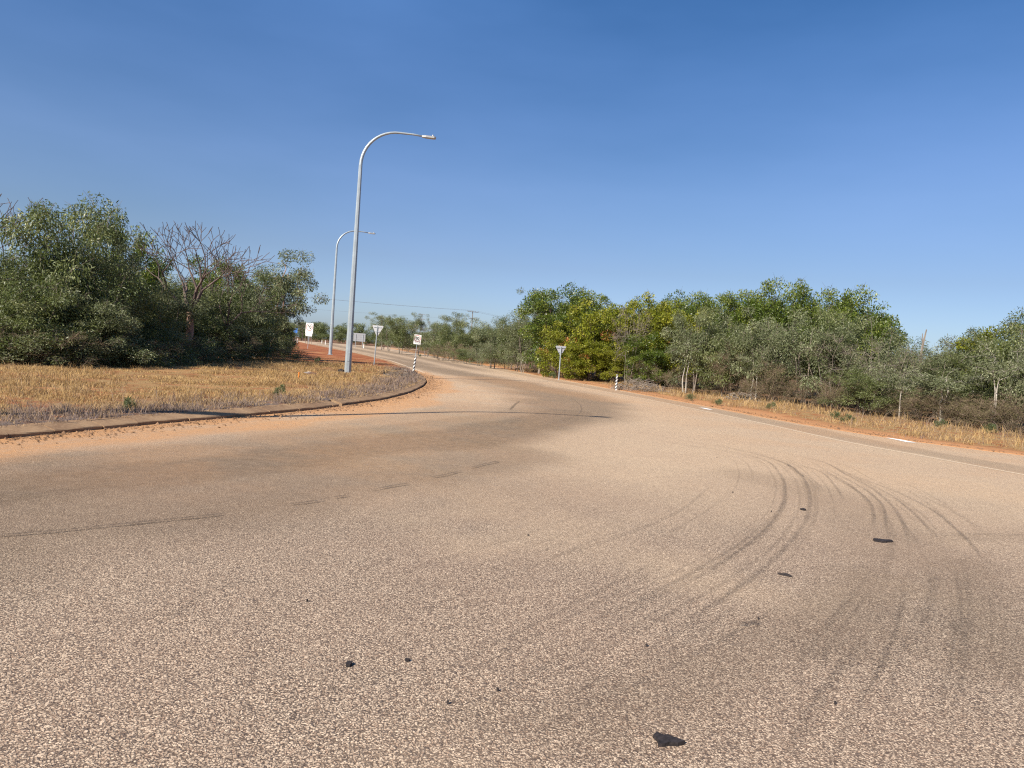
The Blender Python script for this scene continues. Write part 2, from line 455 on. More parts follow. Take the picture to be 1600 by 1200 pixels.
bit = np.maximum(bit, .38*(side & (Y < 150))*(1-sstep(.45, .8, np.abs(dE-.75)+(nz2-.5)*.4)))
# beyond the bend two dark wheel tracks in each lane
w = XR(Y)-XL(Y); uu = (X-XL(Y))/w
trk = np.exp(-((np.minimum(np.abs(uu-.30), np.abs(uu-.62)))/.13)**2)
bit = np.maximum(bit, .75*trk*sstep(48, 62, Y)*(Y < 236))
pale = .95*sstep(4.5, 12.5, np.hypot((X-2.5)*.75, Y)+(nz-.5)*3)*(1-.55*sstep(-1., -7., X+(Y-9)*.2)*(Y < 26))
pale = np.maximum(pale, .45*sstep(.5, .75, N3(X, Y, .6, 3)))
V = np.stack([X, Y, np.zeros_like(X)], -1).reshape(-1, 3)
road = obj('road', mesh_np('road', V, grid_faces(len(ys), len(u)), M['road'], {
    'dust': ('POINT', dust.ravel()), 'bitumen': ('POINT', bit.ravel()), 'pale': ('POINT', pale.ravel())}))
tag(road, kind='structure')

def spline(pts, n):
    P = [Vector((*p, 0)) for p in pts]; out = []
    P = [P[0]*2-P[1]]+P+[P[-1]*2-P[-2]]
    for i in range(1, len(P)-2):
        for k in range(n):
            t = k/n; a, b, c, d = P[i-1:i+3]
            out.append(.5*((2*b)+(c-a)*t+(2*a-5*b+4*c-d)*t*t+(3*b-a-3*c+d)*t**3))
    out.append(P[-2]); return out
def ribbon(name, pts, w, z, mat, soft=True, n=10, fade=.15, parent=road, smooth_path=True, jag=0.):
    P = spline(pts, n) if smooth_path else [Vector((*p, 0)) for p in pts]
    m = len(P); V, A, F = [], [], []
    offs = (-.5, -.25, 0, .25, .5) if soft else (-.5, .5)
    al = (0, .75, 1, .75, 0) if soft else (1, 1)
    for i, p in enumerate(P):
        tg = (P[min(i+1, m-1)]-P[max(i-1, 0)]).normalized(); nn = Vector((tg.y, -tg.x, 0))
        s = i/(m-1); e = min(1, s/fade, (1-s)/fade) if fade else 1
        ww = w*(1+random.uniform(-jag, jag))
        for o, a in zip(offs, al):
            q = p+nn*o*ww; V.append((q.x, q.y, z)); A.append(a*e)
    c = len(offs)
    me = mesh_np(name, V, grid_faces(m, c), mat, {'a': ('POINT', A)})
    return obj(name, me, parent)

random.seed(5)
def Z5(pts): return GL([(1100+x*.3167, 720+y*.3167) for x, y in pts])
marks = [
    (Z5([(-420, -140), (-120, -80), (100, -48), (300, 0), (380, 80), (395, 160), (380, 230), (300, 340), (180, 440), (0, 560), (-250, 700)]), .11),
    (Z5([(-360, -150), (-60, -90), (180, -50), (390, 10), (480, 80), (515, 150), (520, 230), (490, 320), (400, 430), (300, 530), (150, 640), (0, 740), (-240, 880)]), .12),
    (Z5([(360, 0), (560, 50), (640, 120), (690, 200)]), .09),
    (Z5([(250, -60), (560, 0), (700, 70), (830, 140), (930, 230), (985, 320), (1015, 450)]), .11),
    (Z5([(600, 10), (760, 90), (880, 150), (960, 200), (1060, 290), (1140, 380)]), .08),
    (Z5([(640, 40), (800, 100), (960, 160), (1130, 250), (1260, 360), (1330, 430), (1385, 510)]), .09),
    (Z5([(560, 40), (720, 130), (810, 200), (835, 270), (835, 350)]), .10),
    (Z5([(600, 40), (770, 130), (870, 210), (893, 280), (895, 350)]), .09),
    (Z5([(1130, 372), (1350, 366), (1580, 372), (1800, 375)]), .06),
    (GL([(820, 672), (895, 652), (908, 636), (890, 620)]), .07),
    (GL([(860, 872), (960, 842), (1060, 800), (1110, 760)]), .05),
    (GL([(880, 1120), (1020, 1060), (1130, 1000), (1220, 950)]), .04),
    (GL([(225, 985), (290, 950), (340, 922), (420, 905)]), .07),
]
rm = random.Random(12)
def shifted(pts, off, t0, t1):
    P = spline(pts, 6); m = len(P); out = []
    for i in range(int(t0*(m-1)), int(t1*(m-1))+1, 2):
        tg = (P[min(i+1, m-1)]-P[max(i-1, 0)]).normalized(); q = P[i]+Vector((tg.y, -tg.x, 0))*off
        out.append((q.x, q.y))
    return out
fans = []
for src, n_, lo, hi in ((marks[1][0], 12, -.9, 1.1), (marks[0][0], 6, -.7, .3), (marks[3][0], 12, -.8, .9), (marks[5][0], 8, -.6, .8)):
    for _ in range(n_):
        a = rm.uniform(.12, .5); p = shifted(src, rm.uniform(lo, hi), a, min(1, a+rm.uniform(.25, .6)))
        if len(p) > 3: fans.append((p, rm.uniform(.03, .06)))
for b_ in (((650, 1090), (800, 1010), (950, 930), (1080, 860)), ((760, 1150), (930, 1060), (1080, 970), (1180, 890)), ((900, 1000), (1060, 925), (1180, 850), (1230, 800)), ((560, 960), (700, 905), (850, 850), (980, 800)), ((1290, 1090), (1330, 1000), (1400, 900)), ((1480, 1050), (1500, 950), (1490, 880)), ((1400, 1120), (1440, 1010), (1450, 920)), ((1180, 1180), (1240, 1080), (1330, 980))):
    for k in range(4): fans.append((shifted(GL(b_), rm.uniform(-.3, .3), 0, 1), rm.uniform(.03, .07)))
for i, (pts, wd) in enumerate(fans):
    ribbon('tyre_mark', pts, wd, .0035+.00015*i, M['tyre_faint'], fade=.3)
for i, (pts, wd) in enumerate(marks):
    ribbon('tyre_mark', pts, wd*.62, .015+.0003*i, M['tyre'])
for i, pts in enumerate((
        [(-60, 843), (60, 835), (150, 826), (300, 811), (360, 804)], [(450, 790), (480, 787), (505, 783)], [(520, 780), (545, 776)],
        [(580, 768), (610, 762), (640, 757)], [(670, 748), (695, 744), (722, 737)], [(735, 733), (757, 727), (782, 722)],
        [(795, 642), (805, 632), (812, 627)], [(672, 610), (690, 606)], [(1150, 980), (1190, 975)])):
    ribbon('tar_seam', GL(pts), .055, .0205+.0002*i, M['tar'], n=6, fade=.12, jag=.5)
ribbon('edge_line', [(x, y) for x, y in EDGE], .13, .005, M['line'], soft=False, fade=0)
ribbon('paint_patch', GL([(1390, 684.5), (1407, 687.8), (1424, 691.5)]), .26, .006, M['paint'], soft=False, fade=0)
ribbon('paint_patch', GL([(1096, 637.3), (1103, 638.6), (1110, 640.2)]), .22, .006, M['paint'], soft=False, fade=0)
# far pale shoulders as worn lines along the road beyond the bend
for off, u0 in ((.35, 0), (-.35, 1)):
    yy = np.linspace(42, 232, 60); xx = (XL(yy)+.7) if u0 == 0 else (XR(yy)-.9)
    if u0 == 0: ribbon('edge_line', list(zip(xx, yy)), .22, .005, M['line'], soft=False, fade=0, n=2)

# ------------------------------------------------------------------ verges
def verge(name, inner, outer, ys, zf, attr_fn, z_in):
    u = np.concatenate([np.linspace(0, 1, 40)**2.0])
    X = inner(ys)[:, None]*(1-u)+outer(ys)[:, None]*u
    Y = np.repeat(ys[:, None], len(u), 1)
    Z = zf(X, Y)
    Z[:, 0] = z_in(ys)
    V = np.stack([X, Y, Z], -1).reshape(-1, 3)
    at = {k: ('POINT', v.ravel()) for k, v in attr_fn(X, Y).items()}
    F = grid_faces(len(ys), len(u))
    if X[0, -1] < X[0, 0]: F = F[:, ::-1]
    return tag(obj(name, mesh_np(name, V, F, M['soil'], at)), kind='structure')
KERB_W = .38
def left_inner(y):                      # behind the kerb as far as it runs, then the road edge
    y = np.asarray(y, float); return XL(y)-np.where(y < 40.2, KERB_W-.03, -.06)
TL = np.array([(-80, -20), (-24., 0), (-16.5, 15.), (-15., 21.3), (-14.6, 27.), (-14.6, 33.), (-15.6, 43.), (-18.5, 55.), (-30., 80.), (-52., 140.), (-95., 230.), (-110, 265)], float)
TR = np.array([(60, 0), (30., 12.), (16.5, 20.5), (14.4, 26.), (13.2, 30.), (11.2, 36.), (9.2, 41.), (6.3, 46.), (3.5, 53.), (-2., 80.), (-12.5, 122.), (-24., 170.), (-34., 225.), (40, 262)], float)
def tl(y): return np.interp(y, TL[:, 1], TL[:, 0])      # where the scrub begins on either side
def tr_(y): return np.interp(y, TR[:, 1], TR[:, 0])
def at_left(X, Y):
    n = N2(X, Y, .5, 4); d = XL(Y)-X
    straw = np.clip(.95*(Y < 60)*sstep(.3, .8, n+.35*(Y < 34)), 0, 1)*(1-sstep(42, 56, Y)*.75)
    grey = np.clip((1-sstep(.6, 2.2, d+(n-.5)*2))*(Y < 40), 0, 1)
    lit = sstep(-1.2, .8, tl(Y)-X+(n-.5)*2.)
    return dict(straw=straw, grey=grey, dust=np.zeros_like(X), litter=lit*.85)
def at_right(X, Y):
    n = N2(X, Y, .6, 4); d = X-XR(Y)
    return dict(straw=sstep(.9, 1.9, d+(n-.5)*1.2), grey=np.zeros_like(X), dust=1-sstep(.9, 1.9, d+(n-.5)*1.2),
                litter=sstep(-.6, 1., X-tr_(Y)+(n-.5)*2.)*.8)
yv = np.concatenate([np.arange(-20, 5, 1.2), np.arange(5, 60, .3), np.arange(60, 262, 2.)])
verge('grass_verge', left_inner, lambda y: tl(y)-60., yv, zl, at_left, lambda y: np.where(y < 40.2, .108, -.01))
verge('roadside_verge', lambda y: XR(y)-.12, lambda y: np.maximum(tr_(y), XR(y)+4)+60., yv, zr, at_right, lambda y: np.full_like(y, -.008))

# kerb: cast lengths with open joints, in two runs either side of a displaced gap
def kerb_run(name, label, y0, y1, lengths, shift):
    root = thing(name, label, 'kerb', (float(XL(y0)), y0, 0))
    rr = random.Random(3); y = y0; k = 0
    prof = [(0, -.03), (0, .045), (.018, .058), (.26, .116), (.32, .122), (KERB_W, .118), (KERB_W, -.03)]
    while y < y1-.3:
        L = lengths[k % len(lengths)]*rr.uniform(.85, 1.15); e = min(y+L, y1)
        ns = 4; V, F = [], []; jz = rr.uniform(-.006, .006); jo = rr.uniform(-.012, .012)+shift
        for i in range(ns+1):
            yy = y+.008+(e-y-.016)*i/ns
            x = float(XL(yy)); dx = float(XL(yy+.05)-XL(yy-.05))/.1
            tg = Vector((dx, 1, 0)).normalized(); nn = Vector((-tg.y, tg.x, 0))       # away from the road
            for o, z in prof:
                chip = rr.uniform(-.006, .006)
                p = Vector((x, yy, 0))+nn*(o+jo+chip)
                V.append((p.x-root.location.x, p.y-root.location.y, z+jz+rr.uniform(-.003, .003)))
        c = len(prof)
        for i in range(ns):
            for j in range(c-1):
                F.append((i*c+j, i*c+j+1, (i+1)*c+j+1, (i+1)*c+j))
        F += [tuple(range(c)), tuple(reversed(range(ns*c, ns*c+c)))]
        me = bpy.data.meshes.new('kerb_section'); me.from_pydata(V, [], [f[::-1] for f in F]); me.update()
        me.materials.append(M['concrete'])
        obj('kerb_section', me, root)
        y = e; k += 1
    return root
kerb_run('concrete_kerb', 'long brown concrete kerb along the dry grass from the left edge to a broken joint', .5, 16.95, (.85, .6, 1.05, .7), 0)
kerb_run('concrete_kerb', 'curved concrete kerb round the grass island tip below the leaning striped post', 17.2, 40.2, (1.1, .9, 1.4), .05)

# ------------------------------------------------------------------ vegetation builders
def tube_arrays(segs):
    """segs: list of (pts list, radii list, sides) -> V, F arrays"""
    mb = MB()
    for p, r, n in segs: mb.tube(p, r, n, cap=False)
    return mb
def leaves_np(P, D, L, W, rng):
    n = len(P)
    R = rng.normal(size=(n, 3)); S = np.cross(D, R); S /= np.linalg.norm(S, axis=1, keepdims=True)+1e-9
    Nn = np.cross(S, D)
    mid = P+D*(L*.5)[:, None]+Nn*(L*.06)[:, None]
    V = np.stack([P, mid+S*(W*.5)[:, None], P+D*L[:, None], mid-S*(W*.5)[:, None]], 1).reshape(-1, 3)
    F = np.arange(n*4).reshape(n, 4)
    return V, F

def make_tree(seed, h=5., cr=2., cz0=.15, nclump=60, per=200, ll=.09, lw=.03, droop=.4, stems=3, clump_r=.45, flat=.7,
              leaf=None, bark_=None, spread=.35, dead=0., dens_out=.45, lean=0., trunk_r=.07, twigs=4, top_bias=0., vs=.34, lobe=1., tw=(.007, .005, .003), lim=9.):
    rng = np.random.RandomState(seed); rd = random.Random(seed)
    nodes, segs = [], []                                   # nodes: (pos, radius)
    for s in range(stems):
        a = rd.uniform(0, 6.28) if stems > 1 else 0
        p = Vector((math.cos(a), math.sin(a), 0))*(.10*cr*(stems > 1)*rd.uniform(.4, 1.5)); p.z = -.15
        top = Vector((math.cos(a)*spread*cr*rd.uniform(.5, 1.3)+lean*h, math.sin(a)*spread*cr*rd.uniform(.5, 1.3), h*rd.uniform(.62, .85)))
        m = 7; pts, rad = [], []
        w1 = Vector((rd.uniform(-1, 1), rd.uniform(-1, 1), 0))*.06*h; ph = rd.uniform(0, 6)
        for i in range(m+1):
            t = i/m; q = p.lerp(top, t)+w1*math.sin(t*4+ph)*t*(1-t)*2+Vector((rd.uniform(-1, 1), rd.uniform(-1, 1), 0))*.012*h*(i > 0)
            pts.append(q); rad.append(trunk_r*rd.uniform(.9, 1.1)*(1-t*.75)/(stems**.35))
            if t > .25: nodes.append((q, rad[-1]))
        segs.append((pts, rad, 6))
    ntr = len(segs)
    zc, hz = h*(cz0+1)/2, h*(1-cz0)/2
    f1, f2, f3 = rng.rand(3)*6.28
    C = []
    while len(C) < nclump:
        v = rng.normal(size=3); v /= np.linalg.norm(v)
        r = rng.rand()**dens_out
        th = math.atan2(v[1], v[0])
        lob = 1+lobe*(.20*math.sin(3*th+f1+v[2]*2)+.16*math.sin(5*th+f2-v[2]*3)+.10*math.sin(2*v[2]*3+f3))
        lob = min(lob, lim/max(r, .01)); z = zc+v[2]*r*hz*min(lob, 1.02)*.97
        if v[2] > 0: lob /= max(.45, math.sqrt(1-v[2]**2))**.5
        if v[2] < 0 and cz0 < .2: lob /= max(.35, math.sqrt(1-v[2]**2))**.7
        if top_bias and rng.rand() < top_bias*(1-(z/h)): continue
        C.append(Vector((v[0]*r*cr*lob+lean*z, v[1]*r*cr*lob, min(max(z, .12), h))))
    ax = Vector((lean*h*.4, 0, h*.35))
    C.sort(key=lambda c: (c-ax).length)
    P_all, D_all, L_all, W_all, V_all, X_all = [], [], [], [], [], []
    for c in C:
        bi, bd = None, 1e9
        for q, r in nodes:
            d = (q-c).length+max(0, q.z-c.z)*.8
            if d < bd: bd, bi = d, (q, r)
        q, r0 = bi; L = (c-q).length
        mid = q.lerp(c, .5)+Vector((rd.uniform(-1, 1), rd.uniform(-1, 1), rd.uniform(-.2, 1)))*L*.13
        rs_ = min(r0*.75, .012+.010*L)
        segs.append(([q, mid, c], [rs_, rs_*.75, max(.006, rs_*.5)], 4))
        nodes.append((mid, rs_*.75)); nodes.append((c, max(.006, rs_*.5)))
        cr_ = clump_r*rng.uniform(.65, 1.35)
        n = int(per*rng.uniform(.6, 1.4)*(cr_/clump_r)**2)
        out = (np.array(c)-np.array((lean*c.z, 0, zc))); out /= np.linalg.norm(out)+1e-6
        for _ in range(twigs):
            tv = rng.normal(size=3)+out*.8+np.array((0, 0, .35)); tv *= cr_*rng.uniform(.7, 1.25)/np.linalg.norm(tv)
            segs.append(([c, c+Vector(tv*.5)+Vector(rng.normal(size=3)*.04), c+Vector(tv)], list(tw), 3))
        if n:
            v = rng.normal(size=(n, 3)); v /= np.linalg.norm(v, axis=1, keepdims=True)
            rr_ = rng.rand(n, 1)**.45
            off = v*rr_*cr_; off[:, 2] *= flat
            pos = np.array(c)+off
            D = v*.7+rng.normal(size=(n, 3))*.6+out*.3; D[:, 2] -= droop*rng.uniform(.4, 1.6, n)
            D /= np.linalg.norm(D, axis=1, keepdims=True)
            P_all.append(pos); D_all.append(D)
            L_all.append(ll*rng.uniform(.6, 1.35, n)); W_all.append(lw*rng.uniform(.65, 1.3, n))
            cv = rng.uniform(-vs, vs)
            V_all.append(np.clip(rng.rand(n)*.7+.2+cv, 0, 1))
            X_all.append(np.full(n, 1. if rng.rand() < dead else 0.)*(rng.rand(n) < .8))
    tm = tube_arrays(segs if per else segs[:ntr]).mesh('trunk', bark_, smooth=True)
    cm = None if per else tube_arrays(segs[ntr:]).mesh('branches', bark_, smooth=True)
    if per:
        P, D = np.concatenate(P_all), np.concatenate(D_all)
        V, F = leaves_np(P, D, np.concatenate(L_all), np.concatenate(W_all), rng)
        cm = mesh_np('crown', V, F, leaf, {'v': ('FACE', np.concatenate(V_all)), 'dead': ('FACE', np.concatenate(X_all))})
    if per > 30: h = float(np.percentile(V[:, 2], 99.6)); cr = float(np.percentile(np.hypot(V[:, 0]-lean*V[:, 2], V[:, 1]), 96))
    return dict(trunk=tm, crown=cm, h=h, cr=cr)

def make_bare(seed, trunk_h, L0, r0, b1, b2, levels=6, ang=.52, first=4):
    rd = random.Random(seed); low, fine = [], []
    def seg(p, d, L, r, lv):
        pts, rad = [p], [r]; q, dd = p.copy(), d.copy()
        for i in range(3):
            dd = (dd+Vector((rd.uniform(-1, 1), rd.uniform(-1, 1), rd.uniform(-.5, .8)))*.16).normalized()
            q = q+dd*L/3; pts.append(q.copy()); rad.append(max(.014, r*(1-.22*(i+1)/3)))
        (low if lv == 0 else fine).append((pts, rad, 7 if lv == 0 else (5 if lv < 3 else 3)))
        if lv >= levels: return
        n = first if lv == 0 else (3 if lv in (2, 4) and rd.random() < .55 else 2)
        ph = rd.uniform(0, 6.28)
        u = dd.orthogonal().normalized(); w = dd.cross(u)
        for k in range(n):
            a = ph+2*math.pi*k/n+rd.uniform(-.4, .4); t = ang*rd.uniform(.7, 1.35)*(1.25 if lv == 0 else 1)
            nd = (dd*math.cos(t)+(u*math.cos(a)+w*math.sin(a))*math.sin(t)+Vector((0, 0, .06))).normalized()
            seg(pts[-1] if k < 2 or lv == 0 else pts[-2], nd, (L0 if lv == 0 else L*rd.uniform(.70, .92)), max(.016, rad[-1]*(.62 if lv == 0 else rd.uniform(.66, .8))), lv+1)
    seg(Vector((0, 0, -.1)), Vector((.04, 0, 1)).normalized(), trunk_h, r0, 0)
    P = np.array([p[:] for s in fine for p in s[0]]); c = (np.percentile(P[:, 0], 3)+np.percentile(P[:, 0], 97))/2, (np.percentile(P[:, 1], 3)+np.percentile(P[:, 1], 97))/2
    sh = lambda S: [([p-Vector((c[0], c[1], 0))*min(1, max(0, p.z)/P[:, 2].max()*1.6) for p in a], r, n) for a, r, n in S]
    return dict(trunk=tube_arrays(sh(low)).mesh('trunk', b1, True), crown=tube_arrays(sh(fine)).mesh('branches', b2, True),
                h=float(P[:, 2].max()), cr=float((np.percentile(P[:, 0], 97)-np.percentile(P[:, 0], 3))/2))

SP = {
 'euc': [make_tree(11+i, 5., 1.9, .12, 66, 230, .14, .036, .9, 3, .46, .8, M['l_euc'], M['bark_grey']) for i in range(3)],
 'mid': [make_tree(21+i, 5., 2.0, .06, 76, 235, .135, .038, .8, 4, .48, .8, M['l_mid'], M['bark_grey']) for i in range(3)],
 'dark': [make_tree(31+i, 5.5, 2.4, .03, 135, 170, .12, .07, .15, 3, .50, .60, M['l_dark'], M['bark_dark'], trunk_r=.11, vs=.42, lobe=.3, dens_out=.33, lim=1.04) for i in range(2)],
 'yel': [make_tree(41+i, 4.6, 2.0, .03, 110, 150, .12, .065, .2, 5, .40, .6, M['l_yel'], M['bark_dark'], dead=(.055, .0)[i], vs=.4, lobe=.5, dens_out=.36, lim=1.06) for i in range(2)],
 'silver': [make_tree(51+i, 3.4, 1.6, .05, 54, 170, .085, .028, .35, 4, .36, .8, M['l_silver'], M['bark_grey'], vs=.3) for i in range(2)],
 'scrub': [make_tree(61+i, 2.8, 1.4, .05, 60, 70, .06, .02, .2, 9, .36, .9, M['l_scrub'], M['bark_scrub'], spread=.8, trunk_r=.035, twigs=11) for i in range(3)],
 'tall': [make_tree(71+i, 6.5, 2.1, .45, 46, 170, .12, .04, .7, 1, .44, .75, M['l_euc'], M['bark_grey'], spread=.1, trunk_r=.10, dens_out=.6) for i in range(2)],
 'lean': [make_tree(81, 6.5, 2.0, .38, 46, 190, .12, .05, .6, 2, .45, .75, M['l_euc'], M['bark_pink'], spread=.2, trunk_r=.11, lean=.12, lobe=.5)],
 'sapling': [make_tree(91+i, 3.2, 1.1, .45, 24, 120, .10, .034, .4, 2, .34, .6, M['l_silver'], M['bark_pale'], spread=.15, trunk_r=.055) for i in range(2)],
 'twiggy': [make_tree(101+i, 4.2, 1.3, .25, 46, 22, .07, .025, .2, 5, .42, 1.2, M['l_scrub'], M['bark_grey'], spread=.6, trunk_r=.05, twigs=9) for i in range(2)],
 'low': [make_tree(141+i, 1.5, 1.1, .0, 40, 120, .09, .032, .3, 6, .30, .8, (M['l_mid'], M['l_euc'])[i], M['bark_grey'], spread=.7, trunk_r=.03, twigs=5) for i in range(2)],
 'weed': [make_tree(111+i, .5, .4, .0, 12, 60, .06, .03, .0, 5, .14, .7, M['l_lush'], M['bark_dark'], trunk_r=.008, twigs=2) for i in range(2)],
 'far': [make_tree(121+i, 6., 2.6, .05, 52, 90, .24, .11, .4, 3, .7, .75, M['l_mid'], M['bark_dark']) for i in range(3)],
 'bare': [make_bare(5, 2.9, 1.35, .21, M['bark_pink'], M['bark_bare'], 6, .52, 4), make_bare(14, 2.2, 1.3, .12, M['bark_bare'], M['bark_bare'], 6, .55, 4)],
}
cnt = {}
CAT = {'scrub': 'shrub', 'twiggy': 'shrub', 'silver': 'shrub', 'low': 'bush', 'weed': 'plant'}
NAME = {'euc': 'wattle_tree', 'mid': 'leafy_tree', 'dark': 'dark_green_tree', 'yel': 'yellow_green_tree', 'silver': 'silver_shrub', 'scrub': 'dry_shrub',
        'tall': 'gum_tree', 'lean': 'leaning_tree', 'sapling': 'sapling', 'twiggy': 'twiggy_shrub', 'low': 'low_bush', 'weed': 'weed_plant', 'far': 'distant_tree', 'bare': 'bare_tree'}
def put(sp, x, y, h, w, label, group=None, z=None, rot=None, var=None, rz=0., name=None):
    k = cnt.get(sp, 0); cnt[sp] = k+1
    pr = SP[sp][var if var is not None else k % len(SP[sp])]
    if z is None: z = float(zl(np.array(x), np.array(y)) if x < float(XL(y))+.5 else zr(np.array(x), np.array(y)))
    rot = random.uniform(0, 6.28) if rot is None else rot
    r = thing(name or NAME[sp], label, CAT.get(sp, 'tree'), (x, y, z-.02), (rz, 0, rot), group)
    r.scale = (w/(2*pr['cr']), w/(2*pr['cr']), h/pr['h'])
    obj('trunk', pr['trunk'], r)
    if pr['crown']: obj(pr['crown'].name.split('.')[0], pr['crown'], r)
    return r
def tree(sp, px, Y, top, w, label, group=None, **kw):      # px: where it stands in the picture, Y: metres away, top: crown top
    if sp != 'sapling': px = px-.044*(560-top)             # the crown, not the foot, was sighted
    base = AT(px, 560, Y); tp = AT(px, top, Y)
    z0 = float(zl(np.array(base.x), np.array(Y)) if base.x < float(XL(Y))+.5 else zr(np.array(base.x), np.array(Y)))
    return put(sp, base.x, Y, (tp.z-z0), w, label, group, z=z0, **kw)

random.seed(21)
# ---- left thicket
GLT = 'trees of the thicket on the left'
tree('bare', 14, 27, 290, 3.6, 'leafless grey tree poking out above the thicket at the left edge of the photo', GLT, var=1)
tree('mid', 20, 24.5, 372, 4.2, 'tall drooping green tree at the left edge of the thicket', GLT, rot=1.)
tree('mid', 108, 24.5, 312, 4.4, 'tallest dense green tree of the left thicket with a feathery pointed top', GLT, rot=2.)
tree('euc', 156, 26.5, 345, 3.0, 'dark drooping tree right of the tallest tree of the left thicket', GLT)
tree('mid', 60, 22.8, 420, 3.6, 'leafy bush with drooping branches in front of the left thicket, second from the left edge', GLT)
tree('euc', 140, 24.2, 440, 3.4, 'dark leafy bush at the foot of the tallest tree on the left', GLT)
tree('dark', 212, 31, 362, 3.0, 'thin-topped dark green tree left of the big leafless tree', GLT)
tree('bare', 302, 30.0, 341, 4.5, 'big leafless tree with pinkish trunk and wide bare fan above the left thicket', GLT, var=0, rot=.6)
tree('bare', 368, 33.5, 385, 3.4, 'smaller leafless grey tree just right of the big leafless tree', GLT, var=1, rot=2.)
tree('mid', 200, 27., 440, 3.6, 'bushy mid green tree below the thin-topped tree on the left', GLT)
tree('euc', 250, 29.5, 432, 3.8, 'grey-green bush left of the pink trunk of the leafless tree', GLT)
tree('mid', 310, 33, 446, 4.2, 'pale green bushy tree hiding the foot of the big leafless tree', GLT)
tree('dark', 345, 38, 405, 3.6, 'dark green crown between the two leafless trees', GLT)
tree('euc', 365, 36, 440, 4.0, 'brownish green tree right of the leafless trees', GLT)
tree('mid', 400, 42, 420, 3.6, 'olive tree in front of the leaning tree at the end of the left thicket', GLT)
tree('lean', 432, 47, 392, 5.0, 'tree with open crown leaning right over the road end of the left thicket', GLT, rot=.2)
tree('euc', 428, 48, 455, 3.6, 'dense dark tree below the leaning tree at the end of the left thicket', GLT)
tree('mid', 10, 22.0, 470, 3.2, 'low dark bush at the foot of the thicket at the left edge of the photo', GLT)
tree('euc', 100, 23.4, 495, 3.0, 'low shaded bush below the tallest tree on the left', GLT)
tree('mid', 175, 25.5, 500, 2.8, 'low bush with pale leaf tips left of centre of the thicket front', GLT)
tree('euc', 235, 28, 505, 3.2, 'low grey-green bush in the middle of the thicket front', GLT)
tree('mid', 290, 31, 490, 3.2, 'shrubby green growth below the pink-trunked leafless tree', GLT)
tree('euc', 345, 34.5, 490, 3.4, 'glossy grey-green bush below the smaller leafless tree', GLT)
tree('mid', 392, 39, 485, 3.6, 'dark bush left of the low end of the thicket', GLT)
tree('scrub', 375, 36, 525, 2.6, 'brown dry shrub at the foot of the thicket left of the street lamps', GLT)
tree('low', 440, 48, 524, 2.4, 'last low bush of the left thicket, beside the red soil', GLT)
LB = [f'{a} tree deep inside the left thicket behind {b}' for a, b in zip(('leafy', 'grey-green', 'dark', 'dense')*4, (
    'the left edge bush', 'the tall edge tree', 'the second bush from the left edge', 'the left flank of the tallest tree', 'the tallest tree', 'the right flank of the tallest tree',
    'the dark drooping tree', 'the gap beside the thin-topped tree', 'the thin-topped tree', 'the middle of the front row', 'the pink trunk', 'the foot of the big leafless tree',
    'the smaller leafless tree', 'the brownish green tree', 'the olive tree', 'the foot of the leaning tree'))]
LS = [f'{a} {b}' for b in ('below the left edge trees', 'below the tallest tree', 'below the dark drooping tree', 'below the thin-topped tree', 'below the pink leafless trunk', 'below the smaller leafless tree', 'below the olive tree', 'below the leaning tree')
      for a in ('leftmost one', 'middle one', 'rightmost one')]
for i in range(22):                                        # the skirt of the thicket
    px = -10+i*21; Y = float(np.interp(px, [0, 100, 200, 300, 400, 440], [21.3, 22.9, 25., 29.5, 37.5, 46.]))+random.uniform(-.4, .5)
    tree(('low', 'low', 'scrub')[i % 3], px, Y, float(np.interp(px, [0, 200, 440], [512, 520, 528]))+random.uniform(-8, 10), 2.3+Y*.02,
         'low bush at the foot of the left thicket, '+LS[i], 'low bushes along the foot of the left thicket')
for i in range(16):
    px = 20+i*27; Y = 31+i*1.5
    tree(('mid', 'euc', 'dark')[i % 3], px, Y, 438+random.uniform(-6, 20)+max(0, i-12)*14, 4.4, LB[i], 'trees behind the front row of the left thicket')
for i in range(4):
    tree('euc', 418+i*2, 58+i*9, 490+i*3, 4.5, ('nearest', 'second', 'third', 'farthest')[i]+' small leafy tree of the row behind the leaning tree on the left', 'trees along the far left verge')

# ---- right side, from far to near
GRT = 'trees along the right side of the road'
tree('tall', 598, 150, 489, 7, 'pale thin-crowned gum right of the nearer left give way sign', GRT)
tree('euc', 610, 135, 497, 6, 'grey-green tree behind the nearer left give way sign', GRT)
tree('mid', 628, 112, 496, 6.5, 'rounded olive tree left of the right hand 90 sign', GRT)
tree('tall', 656, 118, 489, 3.2, 'thin tall sapling rising behind the right hand 90 sign', GRT)
tree('twiggy', 668, 104, 502, 4, 'thin leafless-looking shrub just right of the right hand 90 sign', GRT)
tree('euc', 682, 98, 503, 5.2, 'grey-green tree two crowns right of the right hand 90 sign', GRT)
tree('tall', 712, 94, 488, 6, 'tall open-crowned gum left of the power pole top', GRT)
tree('mid', 700, 88, 508, 4.6, 'bushy tree in front of the open-crowned gum', GRT)
tree('mid', 735, 84, 503, 5, 'green tree right below the power pole crossarm', GRT)
tree('euc', 768, 80, 500, 5, 'leafy tree right of the power pole', GRT)
tree('scrub', 712, 78, 535, 4.2, 'brown dry shrub right of the right hand 90 sign', GRT)
tree('scrub', 690, 84, 538, 4.2, 'reddish dry grassy shrub behind the right hand 90 sign', GRT)
tree('mid', 728, 74, 545, 2.8, 'low green bush beside the red soil on the right verge', GRT)
tree('silver', 772, 64, 526, 3.4, 'rounded silver-grey shrub below the trees right of the power pole', GRT)
tree('silver', 752, 70, 540, 3.0, 'small silver shrub left of the rounded silver one', GRT)
tree('mid', 798, 64, 497, 4.2, 'grey-green tree right of the rounded silver shrub', GRT)
